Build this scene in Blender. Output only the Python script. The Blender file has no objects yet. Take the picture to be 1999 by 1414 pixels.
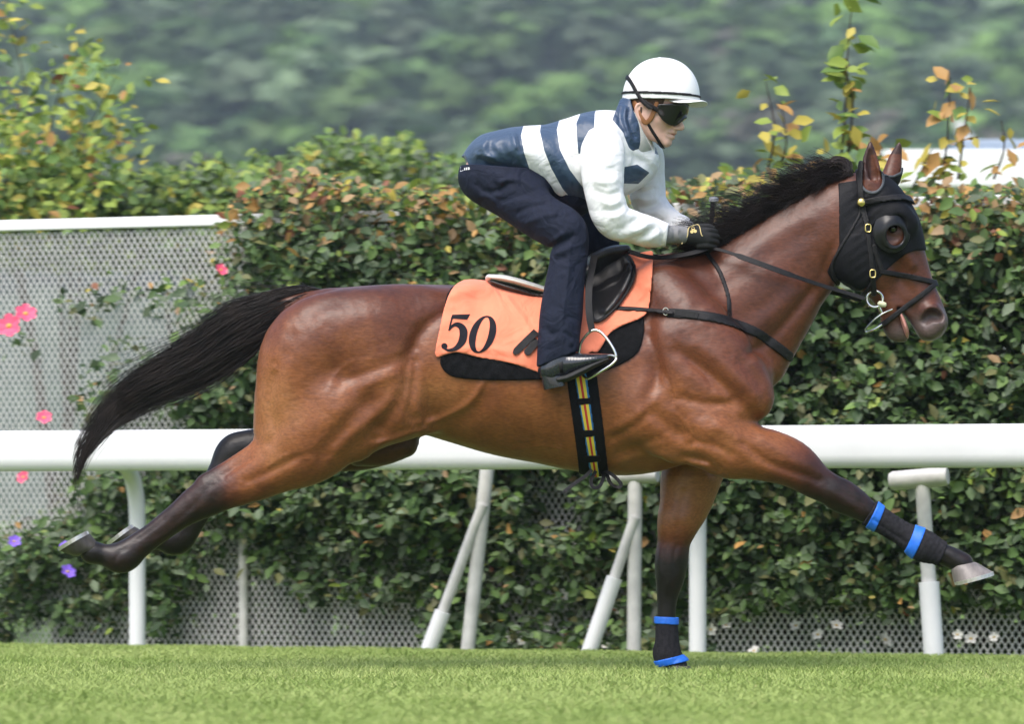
import bpy, bmesh, math, random, time
import numpy as np
import openvdb as vdb
from mathutils import Vector, Matrix, noise
from mathutils.bvhtree import BVHTree
T0 = time.time()
rng = np.random.default_rng(7)
random.seed(7)
R = math.radians
scene = bpy.context.scene
col = scene.collection
# ------------------------------------------------------------------ camera
FPX, DIST, CAMH, HOR = 8100.0, 15.0, 0.59, 1000.0     # focal length in photo pixels, metres to the horse, eye height, horizon row
cam_data = bpy.data.cameras.new('camera')
cam = bpy.data.objects.new('camera', cam_data)
col.objects.link(cam)
cam.location = (0, -DIST, CAMH)
cam.rotation_euler = (R(90), 0, 0)
cam_data.sensor_width = 36.0
cam_data.lens = FPX / 1999 * 36
cam_data.shift_y = (HOR - 707) / 1999
cam_data.clip_start = 0.5
cam_data.clip_end = 3000
cam_data.dof.use_dof = True
cam_data.dof.focus_distance = DIST - 0.12
cam_data.dof.aperture_fstop = 4.6
cam_data.dof.aperture_ratio = 0.42
scene.camera = cam
# ------------------------------------------------------------------ light
world = bpy.data.worlds.new('World')
scene.world = world
world.use_nodes = True
wn = world.node_tree
sky = wn.nodes.new('ShaderNodeTexSky')
sky.sky_type = 'NISHITA'
sky.sun_disc = False
SUN_EL, SUN_AZ = 56.0, -28.0          # degrees; azimuth measured from the camera's side towards its right
sky.sun_elevation = R(SUN_EL)
sky.sun_rotation = R(180 - SUN_AZ)
sky.air_density = 1.0
sky.dust_density = 3.0
sky.ozone_density = 1.0
wn.links.new(sky.outputs[0], wn.nodes['Background'].inputs[0])
wn.nodes['Background'].inputs[1].default_value = 0.12
sun_data = bpy.data.lights.new('sun', 'SUN')
sun_data.energy = 1.5
sun_data.angle = R(40)
sun_data.color = (1.0, 0.975, 0.94)
sun = bpy.data.objects.new('sun', sun_data)
col.objects.link(sun)
sun.rotation_euler = (R(90 - SUN_EL), 0, R(SUN_AZ))
scene.view_settings.view_transform = 'Standard'
scene.view_settings.look = 'None'
scene.view_settings.gamma = 1.0
scene.view_settings.exposure = 1.12
scene.cycles.use_denoising = True
scene.cycles.max_bounces = 6
scene.cycles.transparent_max_bounces = 8

# ------------------------------------------------------------------ helpers
SC = FPX / DIST                        # photo pixels per metre at the horse

def PX(px, py, y=0.0):
    """photo pixel -> world point on the vertical plane y metres behind the horse's middle"""
    d = DIST + y
    return Vector(((px - 999.5) / FPX * d, y, CAMH - (py - HOR) / FPX * d))

def tag(o, label=None, cat=None, group=None, kind=None):
    if label: o['label'] = label
    if cat: o['category'] = cat
    if group: o['group'] = group
    if kind: o['kind'] = kind
    return o

def empty(name, loc=(0, 0, 0)):
    o = bpy.data.objects.new(name, None)
    o.empty_display_size = 0.1
    o.location = loc
    col.objects.link(o)
    return o

def np_mesh(name, V, F, smooth=True):
    """F: int array (n,3) or (n,4)"""
    me = bpy.data.meshes.new(name)
    V = np.ascontiguousarray(V, dtype=np.float32)
    F = np.ascontiguousarray(F, dtype=np.int32)
    n, k = F.shape
    me.vertices.add(len(V)); me.vertices.foreach_set('co', V.ravel())
    me.loops.add(n * k); me.loops.foreach_set('vertex_index', F.ravel())
    me.polygons.add(n)
    me.polygons.foreach_set('loop_start', np.arange(0, n * k, k, dtype=np.int32))
    if smooth: me.polygons.foreach_set('use_smooth', np.ones(n, dtype=bool))
    me.update(calc_edges=True)
    return me

def link(name, me, m=None, parent=None):
    o = bpy.data.objects.new(name, me)
    col.objects.link(o)
    if m is not None:
        if len(me.materials) == 0: me.materials.append(m)
    if parent is not None:
        o.parent = parent
        o.matrix_parent_inverse = Matrix.Translation(-parent_loc(parent))
    return o

def parent_loc(p):
    # parts are written in world coordinates, so a part's own frame is the world's
    return Vector(p.location) if p.parent is None else Vector((0, 0, 0))

def pymesh(name, V, F, smooth=False):
    me = bpy.data.meshes.new(name)
    me.from_pydata([tuple(v) for v in V], [], [tuple(f) for f in F])
    if smooth:
        for p in me.polygons: p.use_smooth = True
    me.update()
    return me

def obj(name, V, F, m, parent=None, smooth=True):
    if isinstance(F, np.ndarray): me = np_mesh(name, V, F, smooth)
    else: me = pymesh(name, V, F, smooth)
    return link(name, me, m, parent)

class MB:
    """collects boxes, tubes and sweeps into one mesh"""
    def __init__(s): s.v = []; s.f = []
    def add(s, V, F):
        n = len(s.v); s.v += [tuple(v) for v in V]; s.f += [tuple(i + n for i in f) for f in F]
    def box(s, c, d, rot=None):
        c = Vector(c); M = rot or Matrix.Identity(3)
        V = [c + M @ Vector((sx * d[0] / 2, sy * d[1] / 2, sz * d[2] / 2)) for sx in (-1, 1) for sy in (-1, 1) for sz in (-1, 1)]
        s.add(V, [(0, 1, 3, 2), (4, 6, 7, 5), (0, 4, 5, 1), (2, 3, 7, 6), (0, 2, 6, 4), (1, 5, 7, 3)])
    def tube(s, pts, r, n=10, closed=False, cap=True, flat=1.0, up=None):
        pts = [Vector(p) for p in pts]; m = len(pts)
        rr = r if hasattr(r, '__len__') else [r] * m
        V = []; prev = Vector(up) if up is not None else None
        for i, p in enumerate(pts):
            if closed: t = pts[(i + 1) % m] - pts[i - 1]
            else: t = pts[min(i + 1, m - 1)] - pts[max(i - 1, 0)]
            t.normalize()
            if prev is None:
                prev = Vector((0, 0, 1)) if abs(t.z) < 0.9 else Vector((1, 0, 0))
            a = (prev - t * prev.dot(t))
            if a.length < 1e-6: a = t.orthogonal()
            a.normalize(); b = t.cross(a)
            if up is None: prev = a
            for j in range(n):
                w = 2 * math.pi * j / n
                V.append(p + a * math.cos(w) * rr[i] + b * math.sin(w) * rr[i] * flat)
        F = []
        for i in range(m if closed else m - 1):
            for j in range(n):
                i2 = (i + 1) % m
                F.append((i * n + j, i * n + (j + 1) % n, i2 * n + (j + 1) % n, i2 * n + j))
        if cap and not closed:
            F.append(tuple(range(n - 1, -1, -1))); F.append(tuple((m - 1) * n + j for j in range(n)))
        s.add(V, F)
    def strap(s, pts, width, thick, normals):
        """flat ribbon: width across, normals = outward directions"""
        pts = [Vector(p) for p in pts]; m = len(pts); V = []
        ww = width if hasattr(width, '__len__') else [width] * m
        for i, p in enumerate(pts):
            t = (pts[min(i + 1, m - 1)] - pts[max(i - 1, 0)]).normalized()
            nn = Vector(normals[i] if isinstance(normals, list) else normals)
            nn = (nn - t * nn.dot(t)).normalized(); b = t.cross(nn)
            for a, c in ((-.5, -.5), (.5, -.5), (.5, .5), (-.5, .5)):
                V.append(p + b * ww[i] * a + nn * thick * c)
        F = []
        for i in range(m - 1):
            for j in range(4):
                F.append((i * 4 + j, i * 4 + (j + 1) % 4, i * 4 + 4 + (j + 1) % 4, i * 4 + 4 + j))
        F.append((3, 2, 1, 0)); F.append(tuple((m - 1) * 4 + j for j in range(4)))
        s.add(V, F)
    def lathe(s, prof, c, axis=(0, 0, 1), n=20):
        ax = Vector(axis).normalized(); a = ax.orthogonal().normalized(); b = ax.cross(a); c = Vector(c)
        V = []; F = []
        for (r, h) in prof:
            for j in range(n):
                w = 2 * math.pi * j / n
                V.append(c + ax * h + (a * math.cos(w) + b * math.sin(w)) * r)
        for i in range(len(prof) - 1):
            for j in range(n):
                F.append((i * n + j, i * n + (j + 1) % n, i * n + n + (j + 1) % n, i * n + n + j))
        F.append(tuple(range(n - 1, -1, -1))); F.append(tuple((len(prof) - 1) * n + j for j in range(n)))
        s.add(V, F)
    def build(s, name, m, parent=None, smooth=True, bevel=0, auto=True):
        me = pymesh(name, s.v, s.f, smooth)
        bm = bmesh.new(); bm.from_mesh(me)
        bmesh.ops.recalc_face_normals(bm, faces=bm.faces)
        bm.to_mesh(me); bm.free()
        if smooth and auto: me.set_sharp_from_angle(angle=R(40))
        o = link(name, me, m, parent)
        if bevel:
            b = o.modifiers.new('bevel', 'BEVEL'); b.width = bevel; b.segments = 2; b.limit_method = 'ANGLE'
        return o

def spline(pts, n=6):
    """Catmull-Rom resampling of an array of rows"""
    P = np.asarray(pts, dtype=float)
    if len(P) == 2:
        t = np.linspace(0, 1, n + 1)[:, None]; return P[0] * (1 - t) + P[1] * t
    Q = np.vstack([2 * P[0] - P[1], P, 2 * P[-1] - P[-2]])
    out = []
    for i in range(1, len(Q) - 2):
        p0, p1, p2, p3 = Q[i - 1], Q[i], Q[i + 1], Q[i + 2]
        for k in range(n):
            t = k / n
            out.append(0.5 * ((2 * p1) + (-p0 + p2) * t + (2 * p0 - 5 * p1 + 4 * p2 - p3) * t * t + (-p0 + 3 * p1 - 3 * p2 + p3) * t ** 3))
    out.append(P[-1])
    return np.array(out)

def path3(pts, n=6):
    """pixel rows (px, py, y) -> smooth world points"""
    return [PX(*p) for p in spline(pts, n)]

# ------------------------------------------------------------------ materials
def new_mat(name):
    m = bpy.data.materials.new(name); m.use_nodes = True
    return m, m.node_tree, m.node_tree.nodes['Principled BSDF']

def mat(name, c, rough=0.6, metal=0.0, var=0.12, vscale=30, bump=0.0, bscale=200, spec=0.5, sheen=0.0, coat=0.0, sss=0.0, stretch=None):
    m, nt, b = new_mat(name)
    N, L = nt.nodes, nt.links
    tc = N.new('ShaderNodeTexCoord')
    src = tc.outputs['Object']
    if stretch:
        mp = N.new('ShaderNodeMapping'); mp.inputs['Scale'].default_value = stretch
        L.new(src, mp.inputs['Vector']); src = mp.outputs[0]
    nz = N.new('ShaderNodeTexNoise'); nz.inputs['Scale'].default_value = vscale; nz.inputs['Detail'].default_value = 5
    L.new(src, nz.inputs['Vector'])
    rp = N.new('ShaderNodeValToRGB')
    rp.color_ramp.elements[0].position = 0.3; rp.color_ramp.elements[1].position = 0.7
    rp.color_ramp.elements[0].color = tuple(x * (1 - var) for x in c) + (1,)
    rp.color_ramp.elements[1].color = tuple(min(1, x * (1 + var)) for x in c) + (1,)
    L.new(nz.outputs['Fac'], rp.inputs[0]); L.new(rp.outputs[0], b.inputs['Base Color'])
    b.inputs['Roughness'].default_value = rough; b.inputs['Metallic'].default_value = metal
    b.inputs['Specular IOR Level'].default_value = spec
    b.inputs['Sheen Weight'].default_value = sheen; b.inputs['Coat Weight'].default_value = coat
    if sss:
        b.inputs['Subsurface Weight'].default_value = sss
        b.inputs['Subsurface Radius'].default_value = (0.012, 0.005, 0.003)
        b.inputs['Subsurface Scale'].default_value = 0.5
    if bump:
        n2 = N.new('ShaderNodeTexNoise'); n2.inputs['Scale'].default_value = bscale; n2.inputs['Detail'].default_value = 4
        L.new(src, n2.inputs['Vector'])
        bp = N.new('ShaderNodeBump'); bp.inputs['Strength'].default_value = bump; bp.inputs['Distance'].default_value = 0.004
        L.new(n2.outputs['Fac'], bp.inputs['Height']); L.new(bp.outputs[0], b.inputs['Normal'])
    return m

def attr_mat(name, stops, rough=0.6, attr='a', interp='LINEAR', var=0.1, vscale=30, bump=0.0, bscale=200, spec=0.5, sheen=0.0, coat=0.0, transl=0.0):
    """colour ramp over a float attribute that the mesh carries (0..1)"""
    m, nt, b = new_mat(name); N, L = nt.nodes, nt.links
    at = N.new('ShaderNodeAttribute'); at.attribute_name = attr
    rp = N.new('ShaderNodeValToRGB'); cr = rp.color_ramp; cr.interpolation = interp
    while len(cr.elements) < len(stops): cr.elements.new(0.5)
    for e, (p, c) in zip(cr.elements, stops): e.position = p; e.color = tuple(c) + (1,)
    L.new(at.outputs['Fac'], rp.inputs[0])
    tc = N.new('ShaderNodeTexCoord')
    nz = N.new('ShaderNodeTexNoise'); nz.inputs['Scale'].default_value = vscale; nz.inputs['Detail'].default_value = 6
    L.new(tc.outputs['Object'], nz.inputs['Vector'])
    mr = N.new('ShaderNodeMapRange'); mr.inputs[1].default_value = 0.25; mr.inputs[2].default_value = 0.75
    mr.inputs[3].default_value = 1 - var; mr.inputs[4].default_value = 1 + var
    L.new(nz.outputs['Fac'], mr.inputs[0])
    mx = N.new('ShaderNodeVectorMath'); mx.operation = 'SCALE'
    L.new(rp.outputs[0], mx.inputs[0]); L.new(mr.outputs[0], mx.inputs['Scale'])
    L.new(mx.outputs[0], b.inputs['Base Color'])
    b.inputs['Roughness'].default_value = rough; b.inputs['Specular IOR Level'].default_value = spec
    b.inputs['Sheen Weight'].default_value = sheen; b.inputs['Coat Weight'].default_value = coat
    if bump:
        n2 = N.new('ShaderNodeTexNoise'); n2.inputs['Scale'].default_value = bscale; n2.inputs['Detail'].default_value = 5
        L.new(tc.outputs['Object'], n2.inputs['Vector'])
        bp = N.new('ShaderNodeBump'); bp.inputs['Strength'].default_value = bump; bp.inputs['Distance'].default_value = 0.004
        L.new(n2.outputs['Fac'], bp.inputs['Height']); L.new(bp.outputs[0], b.inputs['Normal'])
    return m

def leaf_mat(name, c=None, rough=0.58, attr=None):
    """leaf colour (flat or from a per-leaf colour attribute) with some light passing through"""
    m, nt, b = new_mat(name); N, L = nt.nodes, nt.links
    tr = N.new('ShaderNodeBsdfTranslucent'); mx = N.new('ShaderNodeMixShader'); mx.inputs[0].default_value = 0.22
    if attr:
        at = N.new('ShaderNodeAttribute'); at.attribute_name = attr
        L.new(at.outputs['Color'], b.inputs['Base Color']); L.new(at.outputs['Color'], tr.inputs['Color'])
    else:
        tc = N.new('ShaderNodeTexCoord'); nz = N.new('ShaderNodeTexNoise'); nz.inputs['Scale'].default_value = 40
        L.new(tc.outputs['Object'], nz.inputs['Vector'])
        rp = N.new('ShaderNodeValToRGB')
        rp.color_ramp.elements[0].color = tuple(x * 0.8 for x in c) + (1,); rp.color_ramp.elements[1].color = tuple(min(1, x * 1.2) for x in c) + (1,)
        L.new(nz.outputs['Fac'], rp.inputs[0]); L.new(rp.outputs[0], b.inputs['Base Color']); L.new(rp.outputs[0], tr.inputs['Color'])
    b.inputs['Roughness'].default_value = rough
    L.new(b.outputs[0], mx.inputs[1]); L.new(tr.outputs[0], mx.inputs[2])
    L.new(mx.outputs[0], N['Material Output'].inputs['Surface'])
    return m

def set_attr(me, name, vals):
    a = me.attributes.new(name, 'FLOAT', 'POINT')
    a.data.foreach_set('value', np.ascontiguousarray(vals, dtype=np.float32))

# ------------------------------------------------------------------ solids from distance fields
FAR = 0.08
class Field:
    def __init__(s, x0, x1, y0, y1, z0, z1, h):
        s.h = h; s.o = np.array([x0, y0, z0])
        s.X = np.arange(x0, x1, h); s.Y = np.arange(y0, y1, h); s.Z = np.arange(z0, z1, h)
        s.d = np.full((len(s.X), len(s.Y), len(s.Z)), FAR, dtype=np.float32)
    @classmethod
    def px(cls, px0, px1, py0, py1, y0, y1, h):
        a = PX(px0, py1); b = PX(px1, py0)
        return cls(a.x, b.x, y0, y1, a.z, b.z, h)
    def like(s):
        f = Field.__new__(Field); f.h = s.h; f.o = s.o; f.X, f.Y, f.Z = s.X, s.Y, s.Z
        f.d = None
        return f
    def _rng(s, A, lo, hi):
        i0 = int(np.searchsorted(A, lo)); i1 = int(np.searchsorted(A, hi)); return i0, i1
    def chain(s, W, k=0.02, op='add'):
        """W rows: x, y, z, radius, width ratio across y"""
        m = FAR
        lo = np.array([(W[:, 0] - W[:, 3]).min(), (W[:, 1] - W[:, 3] * W[:, 4]).min(), (W[:, 2] - W[:, 3]).min()]) - m
        hi = np.array([(W[:, 0] + W[:, 3]).max(), (W[:, 1] + W[:, 3] * W[:, 4]).max(), (W[:, 2] + W[:, 3]).max()]) + m
        i0, i1 = s._rng(s.X, lo[0], hi[0]); j0, j1 = s._rng(s.Y, lo[1], hi[1]); k0, k1 = s._rng(s.Z, lo[2], hi[2])
        if i1 <= i0 or j1 <= j0 or k1 <= k0: return
        loc = np.full((i1 - i0, j1 - j0, k1 - k0), FAR, dtype=np.float32)
        Xl, Yl, Zl = s.X[i0:i1], s.Y[j0:j1], s.Z[k0:k1]
        for a, b in zip(W[:-1], W[1:]):
            l = np.minimum(a[:3] - a[3] * np.array([1, a[4], 1]), b[:3] - b[3] * np.array([1, b[4], 1])) - m
            u = np.maximum(a[:3] + a[3] * np.array([1, a[4], 1]), b[:3] + b[3] * np.array([1, b[4], 1])) + m
            p0, p1 = s._rng(Xl, l[0], u[0]); q0, q1 = s._rng(Yl, l[1], u[1]); r0, r1 = s._rng(Zl, l[2], u[2])
            if p1 <= p0 or q1 <= q0 or r1 <= r0: continue
            ky = 0.5 * (a[4] + b[4])
            x = (Xl[p0:p1] - a[0]).astype(np.float32)[:, None, None]
            y = ((Yl[q0:q1] - a[1]) / ky).astype(np.float32)[None, :, None]
            z = (Zl[r0:r1] - a[2]).astype(np.float32)[None, None, :]
            ex, ey, ez = b[0] - a[0], (b[1] - a[1]) / ky, b[2] - a[2]
            L2 = max(ex * ex + ey * ey + ez * ez, 1e-9)
            t = np.clip((x * (ex / L2) + y * (ey / L2) + z * (ez / L2)), 0, 1)
            d = np.sqrt((x - t * ex) ** 2 + (y - t * ey) ** 2 + (z - t * ez) ** 2) - (a[3] + t * (b[3] - a[3]))
            sub = loc[p0:p1, q0:q1, r0:r1]
            np.minimum(sub, d, out=sub)
        D = s.d[i0:i1, j0:j1, k0:k1]
        if op == 'add':
            h = np.clip(0.5 + 0.5 * (loc - D) / k, 0, 1)
            D[...] = loc * (1 - h) + D * h - k * h * (1 - h)
        else:
            h = np.clip(0.5 - 0.5 * (D + loc) / k, 0, 1)
            D[...] = D * (1 - h) + (-loc) * h + k * h * (1 - h)
    def mesh(s, smooth=0):
        g = vdb.FloatGrid(); g.background = FAR
        d = s.d.copy()
        d[0] = d[-1] = FAR; d[:, 0] = d[:, -1] = FAR; d[:, :, 0] = d[:, :, -1] = FAR
        g.copyFromArray(np.ascontiguousarray(np.clip(d, -FAR, FAR)))
        V, Q = g.convertToQuads(isovalue=0.0)
        V = V.astype(np.float64); Q = np.asarray(Q, dtype=np.int64)[:, :]
        for _ in range(smooth): V = lap(V, Q)
        return V * s.h + s.o, Q
    def grid2(s, yref):
        """photo pixel coordinates of the (x, z) columns for things at depth yref"""
        d = DIST + yref
        px = 999.5 + s.X * FPX / d; py = HOR - (s.Z - CAMH) * FPX / d
        return px[:, None] * np.ones((1, len(s.Z))), py[None, :] * np.ones((len(s.X), 1))

def lap(V, Q, lam=0.5):
    n = len(V); S = np.zeros((n, 3)); C = np.zeros(n)
    for i in range(4):
        a, b = Q[:, i], Q[:, (i + 1) % 4]
        for c in range(3):
            S[:, c] += np.bincount(a, V[b, c], n) + np.bincount(b, V[a, c], n)
        C += np.bincount(a, minlength=n) + np.bincount(b, minlength=n)
    return V + lam * (S / np.maximum(C, 1)[:, None] - V)

def poly_sd(px, py, poly):
    """signed distance in pixels to a polygon, negative inside"""
    P = np.asarray(poly, float); d = np.full(px.shape, 1e18); ins = np.zeros(px.shape, bool)
    for i in range(len(P)):
        a = P[i]; b = P[(i + 1) % len(P)]
        ex, ey = b - a; wx = px - a[0]; wy = py - a[1]
        t = np.clip((wx * ex + wy * ey) / max(ex * ex + ey * ey, 1e-9), 0, 1)
        d = np.minimum(d, (wx - t * ex) ** 2 + (wy - t * ey) ** 2)
        c = ((a[1] > py) != (b[1] > py))
        if ey != 0:
            ins ^= c & (px < ex * (py - a[1]) / ey + a[0])
    d = np.sqrt(d)
    return np.where(ins, -d, d)

def line_sd(px, py, pts, half, butt=False):
    """pixels to a polyline minus a half width per point; also the signed side"""
    P = np.asarray(pts, float)
    H = np.asarray(half, float) if hasattr(half, '__len__') else np.full(len(P), float(half))
    best = np.full(px.shape, 1e18)
    for i in range(len(P) - 1):
        a, b = P[i], P[i + 1]; ex, ey = b - a
        wx = px - a[0]; wy = py - a[1]
        t = np.clip((wx * ex + wy * ey) / max(ex * ex + ey * ey, 1e-9), 0, 1)
        best = np.minimum(best, np.hypot(wx - t * ex, wy - t * ey) - (H[i] + t * (H[i + 1] - H[i])))
    return best

def W_of(rows, n=6, mirror=False):
    """chain rows in photo pixels (px, py, y, r, ky) -> smooth world chain"""
    rows = [tuple(r) if len(r) == 5 else tuple(r) + (1.0,) for r in rows]
    S = spline(rows, n)
    out = np.zeros_like(S)
    for i, (px, py, y, r, ky) in enumerate(S):
        p = PX(px, py, y); out[i] = (p.x, p.y, p.z, max(r, 1) / SC, ky)
    if mirror: out[:, 1] *= -1
    return out
# ================================================================== ground
m_turf, nt, b = new_mat('turf_soil'); N, L = nt.nodes, nt.links
tc = N.new('ShaderNodeTexCoord'); n1 = N.new('ShaderNodeTexNoise'); n1.inputs['Scale'].default_value = 1.4; n1.inputs['Detail'].default_value = 8
L.new(tc.outputs['Object'], n1.inputs['Vector'])
rp = N.new('ShaderNodeValToRGB'); rp.color_ramp.elements[0].position = .3; rp.color_ramp.elements[1].position = .7
rp.color_ramp.elements[0].color = (.10, .17, .03, 1); rp.color_ramp.elements[1].color = (.17, .26, .05, 1)
L.new(n1.outputs['Fac'], rp.inputs[0]); L.new(rp.outputs[0], b.inputs['Base Color']); b.inputs['Roughness'].default_value = .9
n2 = N.new('ShaderNodeTexNoise'); n2.inputs['Scale'].default_value = 60; n2.inputs['Detail'].default_value = 5; L.new(tc.outputs['Object'], n2.inputs['Vector'])
bp_ = N.new('ShaderNodeBump'); bp_.inputs['Distance'].default_value = .03; L.new(n2.outputs['Fac'], bp_.inputs['Height']); L.new(bp_.outputs[0], b.inputs['Normal'])
RD0, RD1 = 17.95, 16.47                                   # metres to the rail at the left and right edges of the photo
def rail_pt(px, off=0.0, z=0.0):
    """a point on the rail's line (or on a parallel line off metres behind it) in the direction of a photo column"""
    A = Vector(((0 - 999.5) / FPX * RD0, RD0 - DIST)); B = Vector(((1999 - 999.5) / FPX * RD1, RD1 - DIST))
    u = (B - A).normalized(); n = Vector((-u.y, u.x)); A = A + n * off
    # camera ray: (k t, -DIST + t)
    k = (px - 999.5) / FPX
    # A + s u = (k t, t - DIST)
    den = u.x - k * u.y; s = (k * (A.y + DIST) - A.x) / den
    p = A + u * s
    return Vector((p.x, p.y, z))
def fp(px, py, off):
    """photo pixel -> point on the vertical plane off metres behind the rail"""
    p = rail_pt(px, off); d = p.y + DIST
    return Vector((p.x, p.y, CAMH - (py - HOR) / FPX * d))
RU = (rail_pt(1999) - rail_pt(0)).normalized(); RN = Vector((-RU.y, RU.x, 0)); RC = rail_pt(1000)
# the turf ends at the rail; behind it the ground lies a hand's breadth lower
sv = np.concatenate([[-900, -300, -80, -30], np.linspace(-12, 12, 13), [30, 80, 300, 900]])
ov = np.array([-140, -60, -20, -10, -5, -3, -2, -1, -.5, -.2, 0, .10, .20, .28, .36, .44, .52, .60, .8, 1.2, 2, 4, 8, 20, 60, 150, 330])
dz_ = np.interp(ov, [.16, .28, .44, .60], [0, -.03, -.08, -.10])
V = np.array([tuple(RC + RU * s_ + RN * o_ + Vector((0, 0, z_))) for s_ in sv for o_, z_ in zip(ov, dz_)]); ny = len(ov)
F = np.array([(i * ny + j, (i + 1) * ny + j, (i + 1) * ny + j + 1, i * ny + j + 1) for i in range(len(sv) - 1) for j in range(ny - 1)])
tag(obj('ground', V, F, m_turf), kind='structure')

def noise2(x, y, s, seed=0.0):
    """cheap smooth value noise, 0..1"""
    x = x * s + seed * 17.3; y = y * s + seed * 9.1
    xi = np.floor(x); yi = np.floor(y); fx = x - xi; fy = y - yi
    fx = fx * fx * (3 - 2 * fx); fy = fy * fy * (3 - 2 * fy)
    def h(a, c): v = np.sin(a * 127.1 + c * 311.7) * 43758.5453; return v - np.floor(v)
    return (h(xi, yi) * (1 - fx) + h(xi + 1, yi) * fx) * (1 - fy) + (h(xi, yi + 1) * (1 - fx) + h(xi + 1, yi + 1) * fx) * fy
# grass blades
NB = 370000
dd = 10.6 + (19.9 - 10.6) * rng.random(NB) ** .85
gxp = (rng.random(NB) * 2 - 1) * (.1235 * dd + 1.0); gyp = dd - DIST
hh = .014 + .018 * rng.random(NB) + .008 * noise2(gxp, gyp, 2.2, 1)
goff = (gxp - RC.x) * RN.x + (gyp - RC.y) * RN.y           # distance behind the rail
edge = np.clip((goff + .5) / .5, 0, 1)                      # longer along the rail
hh *= 1 - .5 * edge * (.4 + .6 * noise2(gxp, gyp, 3.1, 4))
kp = goff < .22 + .10 * noise2(gxp, gyp, 5.0, 6)
dd, gxp, gyp, hh = dd[kp], gxp[kp], gyp[kp], hh[kp]; NB = len(dd)
ang = rng.random(NB) * 6.283; lean = .35 + .8 * rng.random(NB); la = rng.random(NB) * 6.283
wv = np.stack([np.cos(ang), np.sin(ang), 0 * ang], 1) * (.0016 + .0016 * rng.random(NB))[:, None]
tp = np.stack([np.cos(la) * lean * hh, np.sin(la) * lean * hh, hh], 1)
base = np.stack([gxp, gyp, 0 * gxp - .002], 1); mid = base + tp * np.array([.35, .35, .62])
V = np.stack([base - wv, base + wv, mid + wv * .8, mid - wv * .8, base + tp], 1).reshape(-1, 3)
i0 = np.arange(NB)[:, None] * 5
F = np.concatenate([i0 + np.array([0, 1, 2]), i0 + np.array([0, 2, 3]), i0 + np.array([3, 2, 4])])
me = np_mesh('turf_grass', V, F, smooth=False)
cn = noise2(gxp, gyp, 1.1, 2) * .5 + noise2(gxp, gyp * .6, 4.2, 3) * .5; rn = rng.random(NB)
ca = np.array([.270, .370, .085]); cb_ = np.array([.400, .490, .150]); cc = np.array([.45, .48, .18])
cg = ca + (cb_ - ca) * np.clip(cn * 1.5 - .25 + (rn - .5) * .6, 0, 1)[:, None]; cg = np.where((rn > .94)[:, None], cc, cg)
at = me.color_attributes.new('Col', 'FLOAT_COLOR', 'POINT'); c5 = np.repeat(np.concatenate([cg, np.ones((NB, 1))], 1), 5, axis=0); at.data.foreach_set('color', c5.astype(np.float32).ravel())
m_leafc = leaf_mat('leaf_colours', attr='Col')
tag(link('turf_grass', me, leaf_mat('grass_blades', attr='Col', rough=.6)), 'short bright green turf in front of the rail', 'grass', kind='stuff')
# ================================================================== the horse
def both(rows): return [rows, [(a, b, -c, d, e) for (a, b, c, d, e) in [r if len(r) == 5 else tuple(r) + (1.0,) for r in rows]]]
HC = []          # (world chain, blend, op)
def hc(rows, k=0.03, op='add', mirror=False, n=6):
    HC.append((W_of(rows, n), k, op))
    if mirror:
        rows = [r if len(r) == 5 else tuple(r) + (1.0,) for r in rows]
        W = W_of(rows, n); W[:, 1] *= -1; HC.append((W, k, op))
# trunk
hc([(625, 668, 0, 90, 1.15), (700, 690, 0, 118, 1.05), (780, 703, 0, 135, .98), (850, 708, 0, 142, .95), (920, 718, 0, 152, .93), (1000, 733, 0, 160, .92),
    (1080, 744, 0, 164, .88), (1160, 748, 0, 176, .80), (1230, 742, 0, 186, .72), (1300, 728, 0, 180, .68), (1370, 742, 0, 134, .85)], .02)
hc([(1080, 596, 0, 26, .8), (1160, 556, 0, 34, .6), (1230, 534, 0, 30, .55), (1290, 533, 0, 30, .55), (1360, 530, 0, 38, .6)], .07)      # withers
hc([(650, 606, 0, 38, 1.0), (760, 600, 0, 40, 1.0), (880, 604, 0, 40, 1.0), (1000, 616, 0, 44, 1.0)], .06)                                 # spine over the loin
hc([(690, 628, .10, 58, .9), (790, 622, .10, 60, .9), (880, 632, .10, 58, .9)], .05, mirror=True)                                          # croup muscles
# neck
hc([(1330, 650, 0, 150, .60), (1405, 640, 0, 134, .58), (1469, 585, 0, 117, .54), (1505, 541, 0, 101, .50), (1548, 504, 0, 93, .48), (1583, 477, 0, 87, .50),
    (1612, 459, 0, 86, .54), (1645, 428, 0, 76, .62)], .05)
hc([(1400, 510, 0, 26, .7), (1480, 458, 0, 24, .7), (1550, 408, 0, 22, .7), (1620, 375, 0, 22, .8), (1670, 362, 0, 24, .9)], .04)           # crest
hc([(1600, 556, 0, 20, 1.2), (1570, 600, 0, 24, 1.2), (1535, 655, 0, 28, 1.2), (1500, 712, 0, 36, 1.2)], .05)                              # windpipe
# chest and shoulders
hc([(1440, 752, .11, 58, .85), (1450, 785, .11, 50, .85)], .04, mirror=True)
hc([(1290, 575, .115, 52, .7), (1350, 650, .17, 66, .8), (1410, 735, .195, 66, .8), (1440, 780, .20, 58, .8)], .045, mirror=True)
hc([(1310, 690, .20, 66, .6), (1350, 780, .215, 66, .6), (1390, 850, .21, 58, .7)], .04, mirror=True)
hc([(1255, 800, .20, 70, .6), (1320, 850, .19, 60, .6)], .05, mirror=True)
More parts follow.
